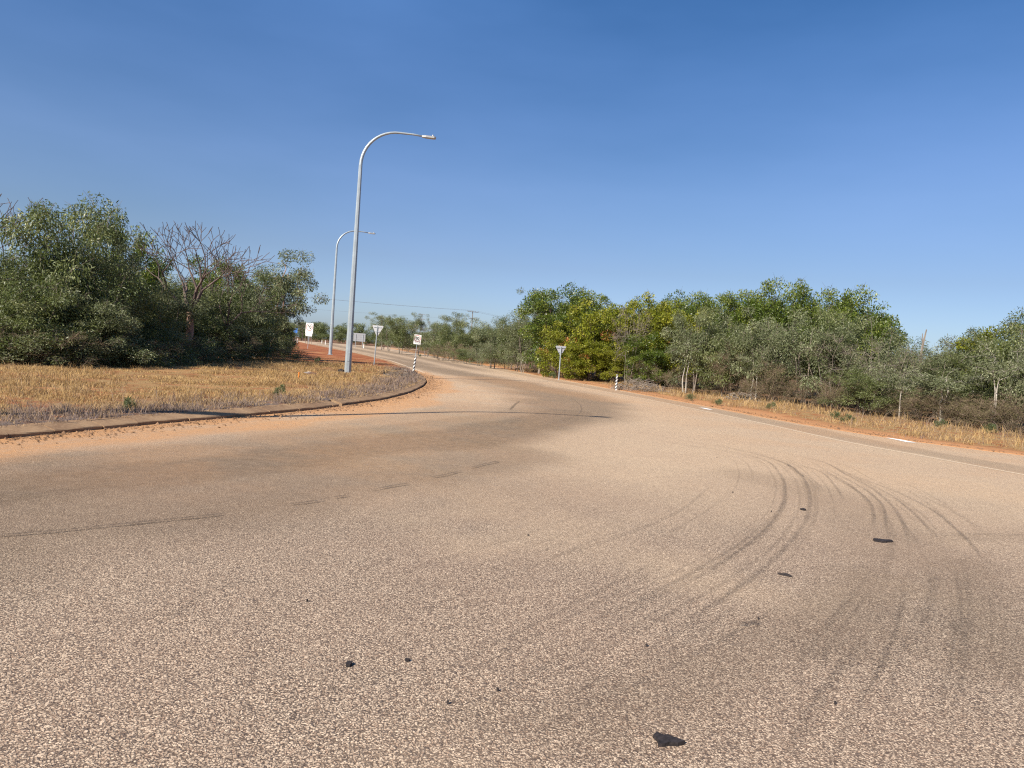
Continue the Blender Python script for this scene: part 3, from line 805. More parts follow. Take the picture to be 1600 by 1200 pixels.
tree('silver', 812, 60, 520, 3.4, 'silvery bush beside the big dark green tree', GRT)
tree('euc', 822, 58, 487, 4.2, 'silver-green tree leaning on the big dark green tree', GRT)
tree('tall', 848, 58, 455, 4.6, 'pale crown rising on the left shoulder of the big dark green tree', GRT)
tree('dark', 872, 54.5, 448, 5.6, 'big dark green tree behind the right hand give way sign', GRT, rot=.4)
tree('dark', 918, 55, 457, 5.0, 'dark green tree between the big one and the yellow-green tree', GRT)
tree('yel', 888, 50.5, 505, 3.8, 'low green bush directly behind the right hand give way sign', GRT, var=0)
tree('yel', 944, 49, 473, 4.8, 'brightest yellow-green tree, right of the right hand give way sign', GRT, var=0, rot=1.2)
tree('yel', 922, 47.8, 530, 3.4, 'yellow-green bush with orange dead leaves at the foot of the brightest tree', GRT, var=0)
tree('twiggy', 986, 45.5, 468, 2.4, 'thin grey leafless shrub behind the right hand striped post', GRT)
tree('yel', 965, 46.8, 545, 2.8, 'low yellow-green bush above the right hand striped post', GRT)
tree('yel', 1020, 48, 466, 4.6, 'olive-yellow tree right of the thin leafless shrub', GRT)
tree('yel', 1052, 46.5, 478, 4.2, 'olive-green tree next to the pale trunked saplings', GRT)
tree('dark', 1060, 50, 461, 4.4, 'dark leafy crown behind the olive-yellow tree', GRT)
tree('dark', 1095, 49, 460, 4.4, 'dark green crown with a few bare twigs on top', GRT)
tree('dark', 1010, 45.5, 520, 3.0, 'very dark bush in shade right of the thin leafless shrub', GRT)
tree('dark', 1150, 47, 457, 4.6, 'low rounded dark crown left of the highest crown on the right', GRT)
tree('dark', 1180, 46, 462, 4.2, 'bright leafy crown touching the highest crown on the right', GRT)
tree('dark', 1228, 45, 442, 5.0, 'highest rounded green crown on the right side', GRT, rot=2.)
tree('dark', 1282, 44, 462, 3.8, 'green crown in the dip right of the highest crown', GRT)
tree('dark', 1332, 42, 453, 4.6, 'dense round green crown standing at the right end of the tall trees', GRT, rot=1.)
tree('euc', 1092, 39.5, 484, 3.6, 'grey-green tree with a pale trunk right of the olive trees', GRT)
tree('sapling', 1076, 39, 520, 2.6, 'pale-trunked sapling right of the heap of dead branches', GRT)
tree('mid', 1140, 38, 489, 3.8, 'grey-leaved tree below the low rounded dark crown', GRT)
tree('euc', 1185, 36.5, 487, 3.6, 'greyish tree in front of the bright leafy crown', GRT)
tree('scrub', 1150, 37, 540, 3.4, 'brown dry thicket shrub left of the pale bent stem', GRT)
tree('silver', 1216, 35.5, 505, 3.2, 'silver-leaved shrub below the highest crown on the right', GRT)
tree('euc', 1262, 34.5, 490, 4.2, 'grey-green tree with a dark forked trunk', GRT, rot=2.4)
tree('sapling', 1182, 35.5, 545, 1.8, 'small pale bent stem with few leaves beside the road', GRT)
tree('scrub', 1205, 34.5, 560, 3.0, 'dry brown shrub left of the dark forked trunk', GRT)
tree('twiggy', 1300, 33.5, 520, 3.0, 'bare purple-grey twigs right of the dark forked trunk', GRT)
tree('mid', 1310, 36, 486, 3.8, 'pale grey-green tree below the dense round crown', GRT)
tree('silver', 1376, 32.5, 500, 3.6, 'tall silvery shrub at the right end of the tall trees', GRT)
tree('twiggy', 1395, 31.2, 530, 2.6, 'dense twiggy grey shrub on the right flank of the silvery shrub', GRT)
tree('mid', 1360, 30.2, 575, 3.0, 'low dark green bush below the tall silvery shrub', GRT)
tree('scrub', 1318, 31., 590, 2.6, 'low grey-brown shrub left of the low dark green bush', GRT)
tree('sapling', 1412, 28.8, 572, 2.0, 'leaning sapling with pale cream leaves', GRT)
tree('mid', 1440, 33, 548, 2.8, 'green bush under the dead stub', GRT)
tree('euc', 1470, 31, 552, 3.0, 'green leafy bush right of the dead stub', GRT)
tree('silver', 1505, 31.5, 527, 3.4, 'pale silvery crown left of the white-stemmed tree at the right edge', GRT)
tree('sapling', 1480, 27.6, 575, 2.8, 'small white-stemmed tree with forked bare arms', GRT)
tree('scrub', 1450, 27.8, 605, 2.4, 'tangled grey shrub left of the small white-stemmed tree', GRT)
tree('scrub', 1510, 26.8, 610, 2.4, 'tangled brown shrub right of the small white-stemmed tree', GRT)
tree('mid', 1535, 29, 545, 2.8, 'dark green bush behind the white-stemmed tree at the right edge', GRT)
tree('sapling', 1562, 25.8, 535, 2.3, 'white-stemmed tree with silvery leaves near the right edge of the photo', GRT)
tree('yel', 1570, 30, 508, 3.6, 'tree with yellowing crown near the right edge', GRT)
tree('mid', 1600, 27.5, 486, 3.8, 'olive green tree cut by the right edge of the photo', GRT)
tree('scrub', 1555, 25.2, 625, 2.4, 'low brown scrub at the foot of the right edge trees', GRT)
tree('scrub', 1596, 24.4, 615, 2.4, 'grey scrub cut by the right edge of the photo', GRT)
tree('silver', 1650, 25, 520, 3.2, 'silvery shrub just past the right edge', GRT)
RS = ['left of the pale-trunked sapling', 'right of the pale-trunked sapling', 'under the grey-green pale-trunked tree', 'under the grey-leaved tree', 'left of the pale bent stem', 'right of the pale bent stem', 'left of the forked trunk',
      'right of the forked trunk', 'under the bare purple-grey twigs', 'left of the low dark green bush', 'right of the low dark green bush', 'under the pale cream sapling', 'left of the white-stemmed tree', 'under the right edge trees']
for i in range(14):                                        # dry understorey
    px = 1010+i*43; Y = float(np.interp(px, [1000, 1100, 1250, 1400, 1600], [46, 39.5, 33.5, 29.6, 24.8]))
    tree('scrub', px, Y, float(np.interp(px, [1000, 1600], [565, 632]))+random.uniform(-8, 8), 2.3,
         'low dry brown shrub on the right verge, '+RS[i], 'low dry shrubs along the right verge')
RB = ['the nearer left give way sign', 'the right hand 90 sign', 'the open-crowned gum', 'the power pole', 'the rounded silver shrub', 'the silvery bush', 'the silver-green tree', 'the big dark green tree',
      'the right hand give way sign', 'the brightest yellow-green tree', 'the thin leafless shrub', 'the olive-yellow tree', 'the pale-trunked sapling', 'the dark crown with bare twigs', 'the low rounded dark crown',
      'the pale bent stem', 'the highest crown on the right', 'the dark forked trunk', 'the bare purple-grey twigs', 'the dense round green crown', 'the tall silvery shrub', 'the pale cream sapling', 'the dead stub',
      'the green bush beside the dead stub', 'the small white-stemmed tree', 'the pale silvery crown', 'the white-stemmed tree at the right edge', 'the trees cut by the right edge']
for i in range(28):                                        # second rows that close the gaps
    px = 600+i*37; Y = float(np.interp(px, [600, 700, 800, 900, 1000, 1100, 1250, 1400, 1600], [165, 112, 76, 62, 55, 53, 49, 39, 34]))*random.uniform(1., 1.1)
    tp = float(np.interp(px, [600, 680, 780, 830, 880, 1100, 1340, 1400, 1450, 1500, 1600], [512, 516, 510, 480, 470, 475, 475, 545, 560, 545, 520]))+random.uniform(-4, 12)
    tree(('mid', 'euc', 'dark')[i % 3], px, Y, tp, 5., 'leafy tree in the second row, behind '+RB[i], 'second row of trees on the right')
# dead stub
stub = thing('dead_stub', 'bare broken dead trunk with one side prong sticking up against the sky on the right', 'dead tree', tuple(AT(1437, 560, 36).xy)+(.05,))
tz = AT(1443, 516, 36).z
MB().tube([(0, 0, -.2), (.02, 0, tz*.5), (.08, 0, tz*.8), (.20, 0, tz)], [.09, .075, .06, .03], 6).build('trunk', M['bark_grey'], stub)
MB().tube([(.09, 0, tz*.83), (.04, .01, tz*.88), (.03, .02, tz*.95)], [.035, .03, .015], 5).build('prong', M['bark_grey'], stub)

# ---- wood beyond the end of the road
for i in range(44):
    x = -168+i*4.0+random.uniform(-1.5, 1.5); Y = 285+random.uniform(-8, 12)
    put('far', x, Y, random.uniform(6.8, 9.2)-1.8*(x > -60), random.uniform(7, 9), 'bushy dark green tree in the line closing the view beyond the far bend', 'trees closing the view beyond the far bend', z=0.)
for i in range(12):
    x = -112+i*5.; Y = 273+random.uniform(-3, 3)
    put('far', x, Y, random.uniform(3.0, 4.2), random.uniform(5, 6.5), 'low grey-green bush at the foot of the far tree line', 'low bushes below the far tree line', z=0.)
for px, tp, sd in ((452, 503, 'left'), (474, 501, 'right')):
    tree('bare', px, 270, tp, 7, 'bare crown above the far tree line, just '+sd+' of the left 90 sign', 'bare crowns above the far tree line', var=1)

# small green weeds and the rest on the verges
random.seed(8)
for px, py, h, lab in ((438, 619, .30, 'small green weed in the dry grass behind the kerb, in front of the street lamp'),
                       (206, 641, .24, 'little green sprig right behind the kerb at the left'),
                       (497, 566, .40, 'green weed in the grass left of the nearer street lamp')):
    x, y = G(px, py, .13); put('weed', x, y, h, h*1.1, lab)
for px, py, h, lab in ((1080, 625, .45, 'bright green weed tuft at the verge below the pale-trunked sapling'), (1206, 640, .40, 'green weed tuft on the verge left of the dark forked trunk'),
                       (1302, 655, .42, 'green weed tuft on the verge below the bare twigs'), (1323, 659, .42, 'second green weed tuft on the verge below the bare twigs'),
                       (1543, 677, .45, 'green weed on the verge below the white-stemmed tree at the right edge'), (1330, 658, .3, 'small weed beside the two green tufts on the right verge'),
                       (655, 557, .5, 'green weed patch on the far verge below the right hand 90 sign'), (864, 590, .6, 'bluish green weed left of the right hand give way sign'),
                       (1120, 632, .4, 'greyish green weed on the verge right of the pale-trunked sapling'), (1470, 668, .4, 'green weed below the small white-stemmed tree')):
    x, y = G(px, py, .05); put('weed', x, y, h*.75, h*1.1, lab)

# ---- dry grass, one object for what nobody could count
def grass(name, label_mat, pts, hgt, wid, k, seed, lean=.35, vb=0.):
    rng = np.random.RandomState(seed); n = len(pts)
    a = rng.rand(n)*6.283; S = np.stack([np.cos(a), np.sin(a), np.zeros(n)], 1)
    b = rng.rand(n)*6.283; ln = hgt*lean*rng.rand(n)*2
    off = np.stack([np.cos(b)*ln, np.sin(b)*ln, hgt], 1)
    V = np.stack([pts-S*wid[:, None]/2, pts+S*wid[:, None]/2, pts+off*.55*np.array([.6, .6, 1.15])+S*wid[:, None]*.38,
                  pts+off, pts+off*.55*np.array([.6, .6, 1.15])-S*wid[:, None]*.38], 1).reshape(-1, 3)
    i = np.arange(n)*5
    F4 = np.stack([i, i+1, i+2, i+4], 1); F3 = np.stack([i+4, i+2, i+3], 1)
    v = np.clip(rng.rand(n)*.7+.15+vb, 0, 1)
    return obj(name, mesh_np(name, V, [F4, F3], label_mat, {'v': ('FACE', np.concatenate([v, v])), 'k': ('FACE', np.concatenate([k, k]))}))
rng = np.random.RandomState(4)
n = 420000
y = 6+rng.rand(n)**1.25*52; x = XL(y)-.24-rng.rand(n)*np.maximum(.5, XL(y)-.33-tl(y)+1.)
nn = N3(x, y, .8, 3); n5 = N1(x, y, 2.2, 2)
d = XL(y)-x
greyz = np.clip((1-sstep(.6, 2.2, d+(nn-.5)*2.4)), 0, 1)*(.35+.65*sstep(.35, .55, N2(x, y, .35, 2)))
dens = np.clip(sstep(.40, .64, nn+.2*greyz+.12*n5)*1.0+.05, 0, 1)*np.where(y > 36, 1-sstep(36, 50, y)*.9, 1)
dens *= np.clip(14/y, .25, 1.)*(.25+.75*sstep(-2., .8, x-tl(y)))
keep = rng.rand(n) < dens
keep &= np.abs(y-17.07) > .12
x, y, greyz, nn, d, n5 = x[keep], y[keep], greyz[keep], nn[keep], d[keep], n5[keep]
P = np.stack([x, y, np.where(d < KERB_W, .10, zl(x, y)-.01)], 1)
h = (.025+.075*sstep(.4, .7, nn)*rng.rand(len(x))+.04*n5)*(1+.5*greyz)*np.where(d < .9, .7, 1.)
tag(grass('dry_grass', M['grass'], P, h, np.clip(.004+.0004*y, .005, .018), np.clip(greyz*rng.rand(len(x))*1.5+.35*(rng.rand(len(x)) < .3), 0, 1), 1, .55, (N1(x+40, y*1.6, .9, 3)-.5)*1.3), 'dry straw-yellow grass covering the island behind the kerb', 'grass', kind='stuff')
n = 150000
y = 12+rng.rand(n)**1.5*130; x = XR(y)+.95+rng.rand(n)**.8*np.maximum(1.0, tr_(y)-XR(y)+1.2)
nn = N2(x, y, .9, 3); d = x-XR(y)
dens = .75*sstep(.44, .66, nn+.2*sstep(1., 2.4, d)-.08)*np.clip(20/y, .15, 1.)
keep = rng.rand(n) < dens; x, y, nn, d = x[keep], y[keep], nn[keep], d[keep]
P = np.stack([x, y, zr(x, y)-.01], 1)
h = (.03+.10*rng.rand(len(x))*sstep(.45, .68, nn)+.35*(rng.rand(len(x)) < .04)*sstep(1.5, 2.5, d))*sstep(.4, 1.6, d+.3)
tag(grass('dry_grass', M['grass'], P, h, np.clip(.005+.0004*y, .006, .03), np.clip(rng.rand(len(x))*1.4-.4, 0, 1), 2, .55, (N1(x+9, y, 1.3, 3)-.5)*1.2), 'tufty dry straw grass along the foot of the scrub on the right verge', 'grass', kind='stuff')

def tufts(cx, cy, zf, nb, rad, h0, h1, seed, kk, vb):
    rg = np.random.RandomState(seed); n = len(cx)
    m = rg.randint(nb[0], nb[1], n); i = np.repeat(np.arange(n), m); N = len(i)
    sz = rg.uniform(.5, 1.3, n)[i]
    a, r = rg.rand(N)*6.283, rad*sz*rg.rand(N)**.6
    x, y = cx[i]+np.cos(a)*r, cy[i]+np.sin(a)*r
    h = rg.uniform(h0, h1, N)*sz
    return np.stack([x, y, zf(x, y)-.01], 1), h, np.clip(kk[i]+rg.normal(size=N)*.25, 0, 1), (vb+rg.normal(size=n)*.15)[i]
rg = np.random.RandomState(77)
n = 2600
y = 7+rg.rand(n)**1.2*36; x = XL(y)-.45-rg.rand(n)**1.3*np.maximum(.5, XL(y)-tl(y)+.3)
d = XL(y)-x; nn = N2(x, y*1.3, .45, 3)
keep = rg.rand(n) < np.clip(sstep(.42, .62, nn)*.9+.5*(1-sstep(.6, 1.6, d))+.8*sstep(-.8, .6, tl(y)-x+.4), 0, 1); x, y, d = x[keep], y[keep], d[keep]
kk = np.clip((1-sstep(.8, 2.6, d))*.9+.25*(rg.rand(len(x)) < .3), 0, 1)
P, h, k, vb = tufts(x, y, zl, (12, 34), .22, .07, .24, 5, kk, rg.uniform(-.25, .25, len(x)))
tag(grass('dry_grass', M['grass'], P, h, np.clip(.004+.00035*P[:, 1], .005, .018), k, 9, .75, vb), 'taller dry grass clumps and grey tangles on the island', 'grass', kind='stuff')
n = 1100
y = 13+rg.rand(n)**1.4*110; x = XR(y)+1.2+rg.rand(n)*np.maximum(1., tr_(y)-XR(y)+.8)
keep = rg.rand(n) < sstep(.38, .6, N3(x, y, .5, 3)+.12*sstep(1.5, 3., x-XR(y))); x, y = x[keep], y[keep]
P, h, k, vb = tufts(x, y, zr, (10, 32), .25, .08, .30, 6, .3*rg.rand(len(x)), rg.uniform(-.3, .3, len(x)))
tag(grass('dry_grass', M['grass'], P, h, np.clip(.005+.00035*P[:, 1], .006, .03), k, 10, .7, vb), 'taller dry grass clumps on the right verge', 'grass', kind='stuff')
# loose grit and leaf litter along the toe of the kerb and the sealed edge
n = 5200
y = np.concatenate([7+rg.rand(n//2)**1.3*33, 13+rg.rand(n//2)**1.6*45])
x = np.concatenate([XL(y[:n//2])+.03+np.abs(rg.normal(size=n//2))*.32, XR(y[n//2:])-.1+np.abs(rg.normal(size=n//2))*.45])
s = rg.uniform(.008, .024, n)*np.where(rg.rand(n) < .06, 2., 1.)
q = rg.normal(size=(n, 4, 3))*.25+np.array([[1, 0, 0], [-.5, .87, 0], [-.5, -.87, 0], [0, 0, .8]])[None]
V = (q*s[:, None, None]+np.stack([x, y, np.where(np.arange(n) < n//2, .006, zr(x, y)+.004)], 1)[:, None]).reshape(-1, 3)
i = np.arange(n)*4
F = np.concatenate([np.stack([i, i+1, i+3], 1), np.stack([i+1, i+2, i+3], 1), np.stack([i+2, i, i+3], 1)])
M['grit'] = simple('grit', (.24, .14, .08), .9, .1, 0, .6, .9)
tag(obj('grit', mesh_np('grit', V, F, M['grit'])), 'loose grit and litter along the kerb toe and the sealed edge', 'grit', kind='stuff')

# twig heaps
def twig_heap(name, label, x, y, w, h, n, seed, z, mat):
    rd = random.Random(seed); mb = MB()
    for _ in range(n):
        a = rd.uniform(0, 6.28); r = math.sqrt(rd.random())*w/2
        c = Vector((math.cos(a)*r, math.sin(a)*r*.7, max(.02, h*(1-(2*r/w)**2)*rd.random())))
        b = rd.uniform(0, 6.28); L = rd.uniform(.15, .45)*w*.45
        dv = Vector((math.cos(b), math.sin(b), rd.uniform(-.4, .6)))*L
        m_ = c+Vector((rd.uniform(-1, 1), rd.uniform(-1, 1), rd.uniform(-.5, 1)))*L*.15
        mb.tube([c-dv*.5, m_, c+dv*.5], [.012, .010, .005], 3, cap=False)
    return tag(mb.build(name, mat, None, (x, y, z)), label, 'brushwood')
x, y = G(626, 589, .13); twig_heap('twig_heap', 'small heap of dead twigs in the grass left of the leaning striped post', x, y, 1.6, .45, 130, 1, .12, M['bark_grey'])
x, y = G(1003, 611, .05); twig_heap('twig_heap', 'greyish heap of dead branches right of the right hand striped post', x, y+.8, 3.0, .7, 380, 2, .05, M['bark_grey'])
x, y = G(1170, 628, .05); twig_heap('twig_heap', 'pale heap of dead branches at the foot of the scrub beside the pale bent stem', x, y+.8, 2.0, .5, 220, 3, .05, M['bark_grey'])
x, y = G(815, 576, .05); twig_heap('twig_heap', 'low brown branch heap on the verge below the silvery bushes', x, y, 2.6, .6, 160, 4, .05, M['bark_pink'])

# ------------------------------------------------------------------ street lamps
def lamp(name, label, x, y, z, H=10.8, arm_dir=(.98, .19), tilt=(0, 0), proto=None):
    root = thing(name, label, 'street lamp', (x, y, z), (tilt[0], tilt[1], math.atan2(arm_dir[1], arm_dir[0])), 'curved steel street lamps')
    if proto:
        for ch in proto.children:
            c = ch.copy(); COL.objects.link(c); c.parent = root
            for g_ in ch.children:
                e = g_.copy(); COL.objects.link(e); e.parent = c
        return root
    R_ = 1.6; hs = H-R_
    MB().tube([(0, 0, 0), (0, 0, .02), (0, 0, hs)], [.155, .155, .082], 8, ph=.39).build('pole', M['steel'], root)
    pts, rad = [(0, 0, hs-.15)], [.078]
    for k in range(0, 13):
        a = math.pi/2*k/12
        pts.append((R_*(1-math.cos(a)), 0, hs+R_*math.sin(a))); rad.append(.076-.026*k/12)
    pts += [(2.2, 0, H+.01), (2.68, 0, H-.02)]; rad += [.044, .038]
    MB().tube(pts, rad, 10).build('outreach_arm', M['steel'], root, smooth=True)
    MB().prism([(2.58, -.05), (2.75, -.11), (3.12, -.12), (3.20, -.06), (3.20, .06), (3.12, .12), (2.75, .11), (2.58, .05)], H-.065, H+.015).build('lamp_head', M['lamp'], root)
    hd = root.children[-1]
    MB().box((2.95, 0, H-.071), (.34, .17, .012)).build('lens', M['lens'], hd)
    MB().tube([(3.06, 0, H+.02), (3.06, 0, H+.10)], [.035, .03], 8).build('photocell', M['lamp'], hd)
    MB().box((0, -.138, .75), (.10, .035, .36)).build('access_door', M['steel'], root)
    MB().box((0, 0, .0), (.42, .42, .03)).build('base_plate', M['steel'], root)
    return root
p1 = G(543, 583, .13)
L1 = lamp('street_lamp', 'nearer grey street lamp with an arm curving right, standing in the dry grass', p1[0], p1[1], .10)
lamp('street_lamp', 'farther street lamp standing left of the nearer one on the red soil', AT(516, 553, 65).x, 65, .16, arm_dir=(.93, .36), proto=L1).scale = (1.06, 1.06, 1.06)
lamp('street_lamp', 'street lamp outside the left edge whose long shadow falls across the kerb and road', -9.3, 8.2, .13, proto=L1)

# ------------------------------------------------------------------ signs
def rrect(w, h, r, n=4):
    out = []
    for cx, cy, a0 in ((w/2-r, h/2-r, 0), (-w/2+r, h/2-r, 90), (-w/2+r, -h/2+r, 180), (w/2-r, -h/2+r, 270)):
        for k in range(n+1):
            a = math.radians(a0+90*k/n); out.append((cx+r*math.cos(a), cy+r*math.sin(a)))
    return out
FACE = Matrix(((1, 0, 0), (0, 0, -1), (0, 1, 0)))          # local XY plate stood up; its +Z looks towards -Y
def text_mesh(body, size, mat, bold=.0):
    cu = bpy.data.curves.new('numerals', 'FONT'); cu.body = body; cu.size = size
    cu.align_x, cu.align_y = 'CENTER', 'CENTER'; cu.extrude = .004; cu.offset = bold
    tmp = bpy.data.objects.new('numerals', cu); COL.objects.link(tmp)
    dg = bpy.context.evaluated_depsgraph_get(); dg.update()
    me = bpy.data.meshes.new_from_object(tmp.evaluated_get(dg))
    bpy.data.objects.remove(tmp); bpy.data.curves.remove(cu)
    me.name = 'numerals'; me.materials.clear(); me.materials.append(mat)
    return me
def ring_mesh(r0, r1, z0, z1, n=40):
    mb = MB(); P = []
    for k in range(n):
        a = 2*math.pi*k/n
        for r, z in ((r0, z0), (r1, z0), (r1, z1), (r0, z1)): P.append(FACE @ Vector((r*math.cos(a), r*math.sin(a), z)))
    F = [(k*4+j, k*4+(j+1) % 4, ((k+1) % n)*4+(j+1) % 4, ((k+1) % n)*4+j) for k in range(n) for j in range(4)]
    return mb.add(P, F)
NUM = text_mesh('90', 1.0, M['black'], .026)
def speed_sign(label, x, y, z, w, h, zc, rot, lean=0., supp=False):
    root = thing('speed_limit_sign', label, 'road sign', (x, y, z), (0, lean, rot), 'speed limit signs')
    MB().tube([(0, .045, -.2), (0, .045, zc+h*.4)], .036, 10).build('post', M['steel'], root)
    pl = MB().prism(rrect(w, h, .07), 0, .006, FACE).build('sign_panel', M['white'], root, (0, 0, zc))
    cz = h*.5-w*.53
    ring_mesh(w*.40, w*.455, .006, .011).build('red_ring', M['red'], pl, (0, 0, cz))
    nu = obj('numerals', NUM, pl, (0, -.0105, cz-.02)); nu.rotation_euler = (math.pi/2, 0, 0); nu.scale = (w*.53, w*.62, .5)
    for s in (-.28, .28): MB().box((0, .012, zc+s*h), (w*.7, .02, .04)).build('bracket', M['steel'], root)
    if supp:
        MB().prism(rrect(w*.86, .36, .05), 0, .006, FACE).build('lower_panel', M['white'], root, (0, 0, zc-h*.5-.20))
    return root
b = AT(480, 545, 96); t0 = AT(482.5, 513, 96)
speed_sign('90 speed limit sign on the left verge with a second white plate below it', b.x+.05, 96, .02, 1.05, 1.40, t0.z, -.12, .03, True)
b = AT(648, 556, 97); t0 = AT(650.5, 530.5, 97)
speed_sign('90 speed limit sign on the right verge behind the leaning striped post', b.x+.1, 97, .02, .98, 1.32, t0.z, .10, .05)

def give_way(label, x, y, z, side, H, rot, lean):
    root = thing('give_way_sign', label, 'road sign', (x, y, z), (0, lean, rot), 'give way signs seen from behind')
    MB().tube([(0, 0, -.2), (0, 0, H-.06)], .038, 10).build('post', M['steel'], root)
    r = .05; tri = []
    hh = side*.866
    for cx, cz, a0 in ((side/2-r*1.73, -r, -30), (-side/2+r*1.73, -r, 90), (0, -hh+2*r, 210)):
        for k in range(5):
            a = math.radians(a0+120*k/4); tri.append((cx+r*math.cos(a), cz+r*math.sin(a)))
    pl = MB().prism(tri, -.003, .003, FACE).build('sign_plate', M['alu'], root, (0, .055, H))
    for dz in (-.12, -.42): MB().box((0, .026, H+dz), (.32+.5*(dz > -.2)*.5, .03, .035)).build('bracket', M['steel'], root)
    return root
b = AT(584.5, 570.5, 48.5); t0 = AT(590, 508.5, 48.5)
give_way('grey back of the give way triangle at the far end of the grass island', b.x, 48.5, .05, .92, t0.z-.05, -.32, .028)
b = AT(873, 594, 46.2); t0 = AT(876, 540.5, 46.2)
give_way('grey back of the give way triangle on the right verge before dark trees', b.x, 46.2, .03, .76, t0.z-.03, .12, -.005)

def striped_post(label, x, y, z, H, lean, rot=0.):
    root = thing('striped_post', label, 'marker post', (x, y, z), (0, lean, rot), 'black and white striped marker posts')
    r = .052; n = 12; S = 12
    MB().tube([(0, 0, -.1), (0, 0, H)], r, n).build('post', M['white'], root, smooth=False)
    ph = H/4.6                                            # slanted black bands wrapped round the post
    for k in range(5):
        V, F = [], []
        for i in range(n+1):
            a = 2*math.pi*i/n
            zz = .02+k*ph+ph*.22+math.cos(a)*.07
            for dz in (0, ph*.44): V.append(((r+.003)*math.cos(a), (r+.003)*math.sin(a), max(0, min(H-.003, zz+dz))))
        F = [(2*i, 2*i+2, 2*i+3, 2*i+1) for i in range(n)]
        mb = MB(); mb.add(V, F); mb.build('black_stripe', M['black'], root)
    MB().tube([(0, 0, H), (0, 0, H+.015)], [r+.006, r*.7], n).build('cap', M['white'], root)
    return root
x, y = G(645.5, 583.5, .12); striped_post('black and white striped post leaning right at the tip of the grass island', x, y, .12, .90, .085)
x, y = G(962.5, 609, .02); striped_post('black and white striped post on the right verge beside the greyish branch heap', x, y, .02, .78, .0)

# blue sign, white board, guide posts
b = AT(459, 531, 150); c0 = AT(459, 516, 150)
r = thing('blue_sign', 'small blue direction sign on two posts at the end of the left thicket', 'road sign', (b.x, 150, 0), (0, .02, -.1))
pl = MB().prism(rrect(1.25, 1.05, .05), 0, .01, FACE).build('sign_panel', M['blue'], r, (0, 0, c0.z))
MB().prism(rrect(.26, .30, .04), .01, .014, FACE).build('white_symbol', M['white'], pl, (-.42, 0, .24))
MB().prism(rrect(.40, .26, .04), .01, .014, FACE).build('green_patch', M['green'], pl, (-.38, 0, -.26))
for s in (-.36, .36): MB().tube([(s, .06, -.2), (s, .06, c0.z+.4)], .04, 8).build('post', M['steel'], r)
b = AT(561, 536, 165); c0 = AT(560.5, 527, 165)
r = thing('large_sign', 'large white-grey board seen from behind at the far bend, right of the nearer street lamp', 'road sign', (b.x, 165, 0), (0, .0, .25))
for k in range(4):
    MB().box((0, 0, c0.z-.72+k*.48), (2.7, .03, .465)).build('panel', M['alu'], r)
for s in (-.8, .8): MB().tube([(s, -.06, -.2), (s, -.06, c0.z+.7)], .05, 8).build('post', M['steel'], r)
b = AT(482, 530, 168); c0 = AT(482, 521.5, 168)
r = thing('far_sign', 'pale sign on dark posts half hidden behind the left 90 sign', 'road sign', (b.x, 168, 0))
MB().prism(rrect(1.6, .8, .05), 0, .01, FACE).build('sign_panel', M['white'], r, (0, 0, c0.z))
for s in (-.7, -.25, .25, .7): MB().tube([(s, .06, -.2), (s, .06, c0.z+.3)], .045, 8).build('post', M['wood'], r)
for px, py, Y, lab in ((464.5, 531.5, 175, 'white guide post at the crest between the blue sign and the left 90 sign'), (508.5, 533, 185, 'white guide post at the crest left of the farther street lamp'),
                       (503, 532.5, 215, 'thin guide post just left of the one by the farther street lamp'), (568.5, 537, 160, 'white guide post at the right end of the large board')):
    p = AT(px, py, Y)
    r = thing('guide_post', lab, 'guide post', (p.x, Y, 0), (0, 0, 0), 'white guide posts')
    MB().box((0, 0, .5), (.16, .05, 1.1)).build('post', M['white'], r)
    MB().box((0, -.028, .85), (.07, .006, .16)).build('reflector', M['red'], r)

# ------------------------------------------------------------------ power line
def power_pole(label, x, y, H, w=2.3, rot=0.):
    root = thing('power_pole', label, 'power pole', (x, y, 0), (0, 0, rot), 'power poles')
    MB().tube([(0, 0, -.3), (0, 0, H)], [.11, .075], 8).build('pole', M['wood'], root)
    for dz, ww in ((-.25, w), (-1.5, w*.75)):
        arm = MB().box((0, -.12, H+dz), (ww, .07, .08)).build('crossarm', M['wood'], root)
        for s in (-.48, -.22, .22, .48):
            MB().tube([(s*ww, -.12, H+dz+.06), (s*ww, -.12, H+dz+.26)], [.05, .035], 6).build('insulator', M['ceramic'], arm)
    MB().tube([(.1, 0, H-2.2), (.9, 0, H-1.8), (1.7, 0, H-1.0)], .03, 5).build('stay_bracket', M['steel'], root)
    return root
pA = AT(733.5, 560, 135); hA = AT(734, 485, 135).z
pB = AT(655, 560, 190); hB = AT(655, 490, 190).z
aC = AT(-110, 398, 62); pC = Vector((aC.x, 62., 0)); hC = aC.z
pD = Vector((25., 205., 0)); hD = 8.5
power_pole('power pole with crossarms rising above the trees in the middle of the view', pA.x, 135, hA, rot=.55)
power_pole('distant power pole top behind the right hand 90 sign', pB.x, 190, hB, 2.2, rot=.2)
power_pole('power pole hidden by the left thicket that carries the wires', pC.x, pC.y, hC, rot=.55)
power_pole('power pole hidden by the right trees that carries the wires', pD.x, pD.y, hD, rot=.55)
def wire(label, a, b_, sag, r=.006):
    pts = []
    for k in range(25):
        t = k/24; p = Vector(a).lerp(Vector(b_), t); p.z -= sag*4*t*(1-t); pts.append(p)
    return tag(MB().tube(pts, r, 4).build('power_wire', M['ceramic']), label, 'power wire', 'power wires')
ro = Matrix.Rotation(.55, 3, 'Z')
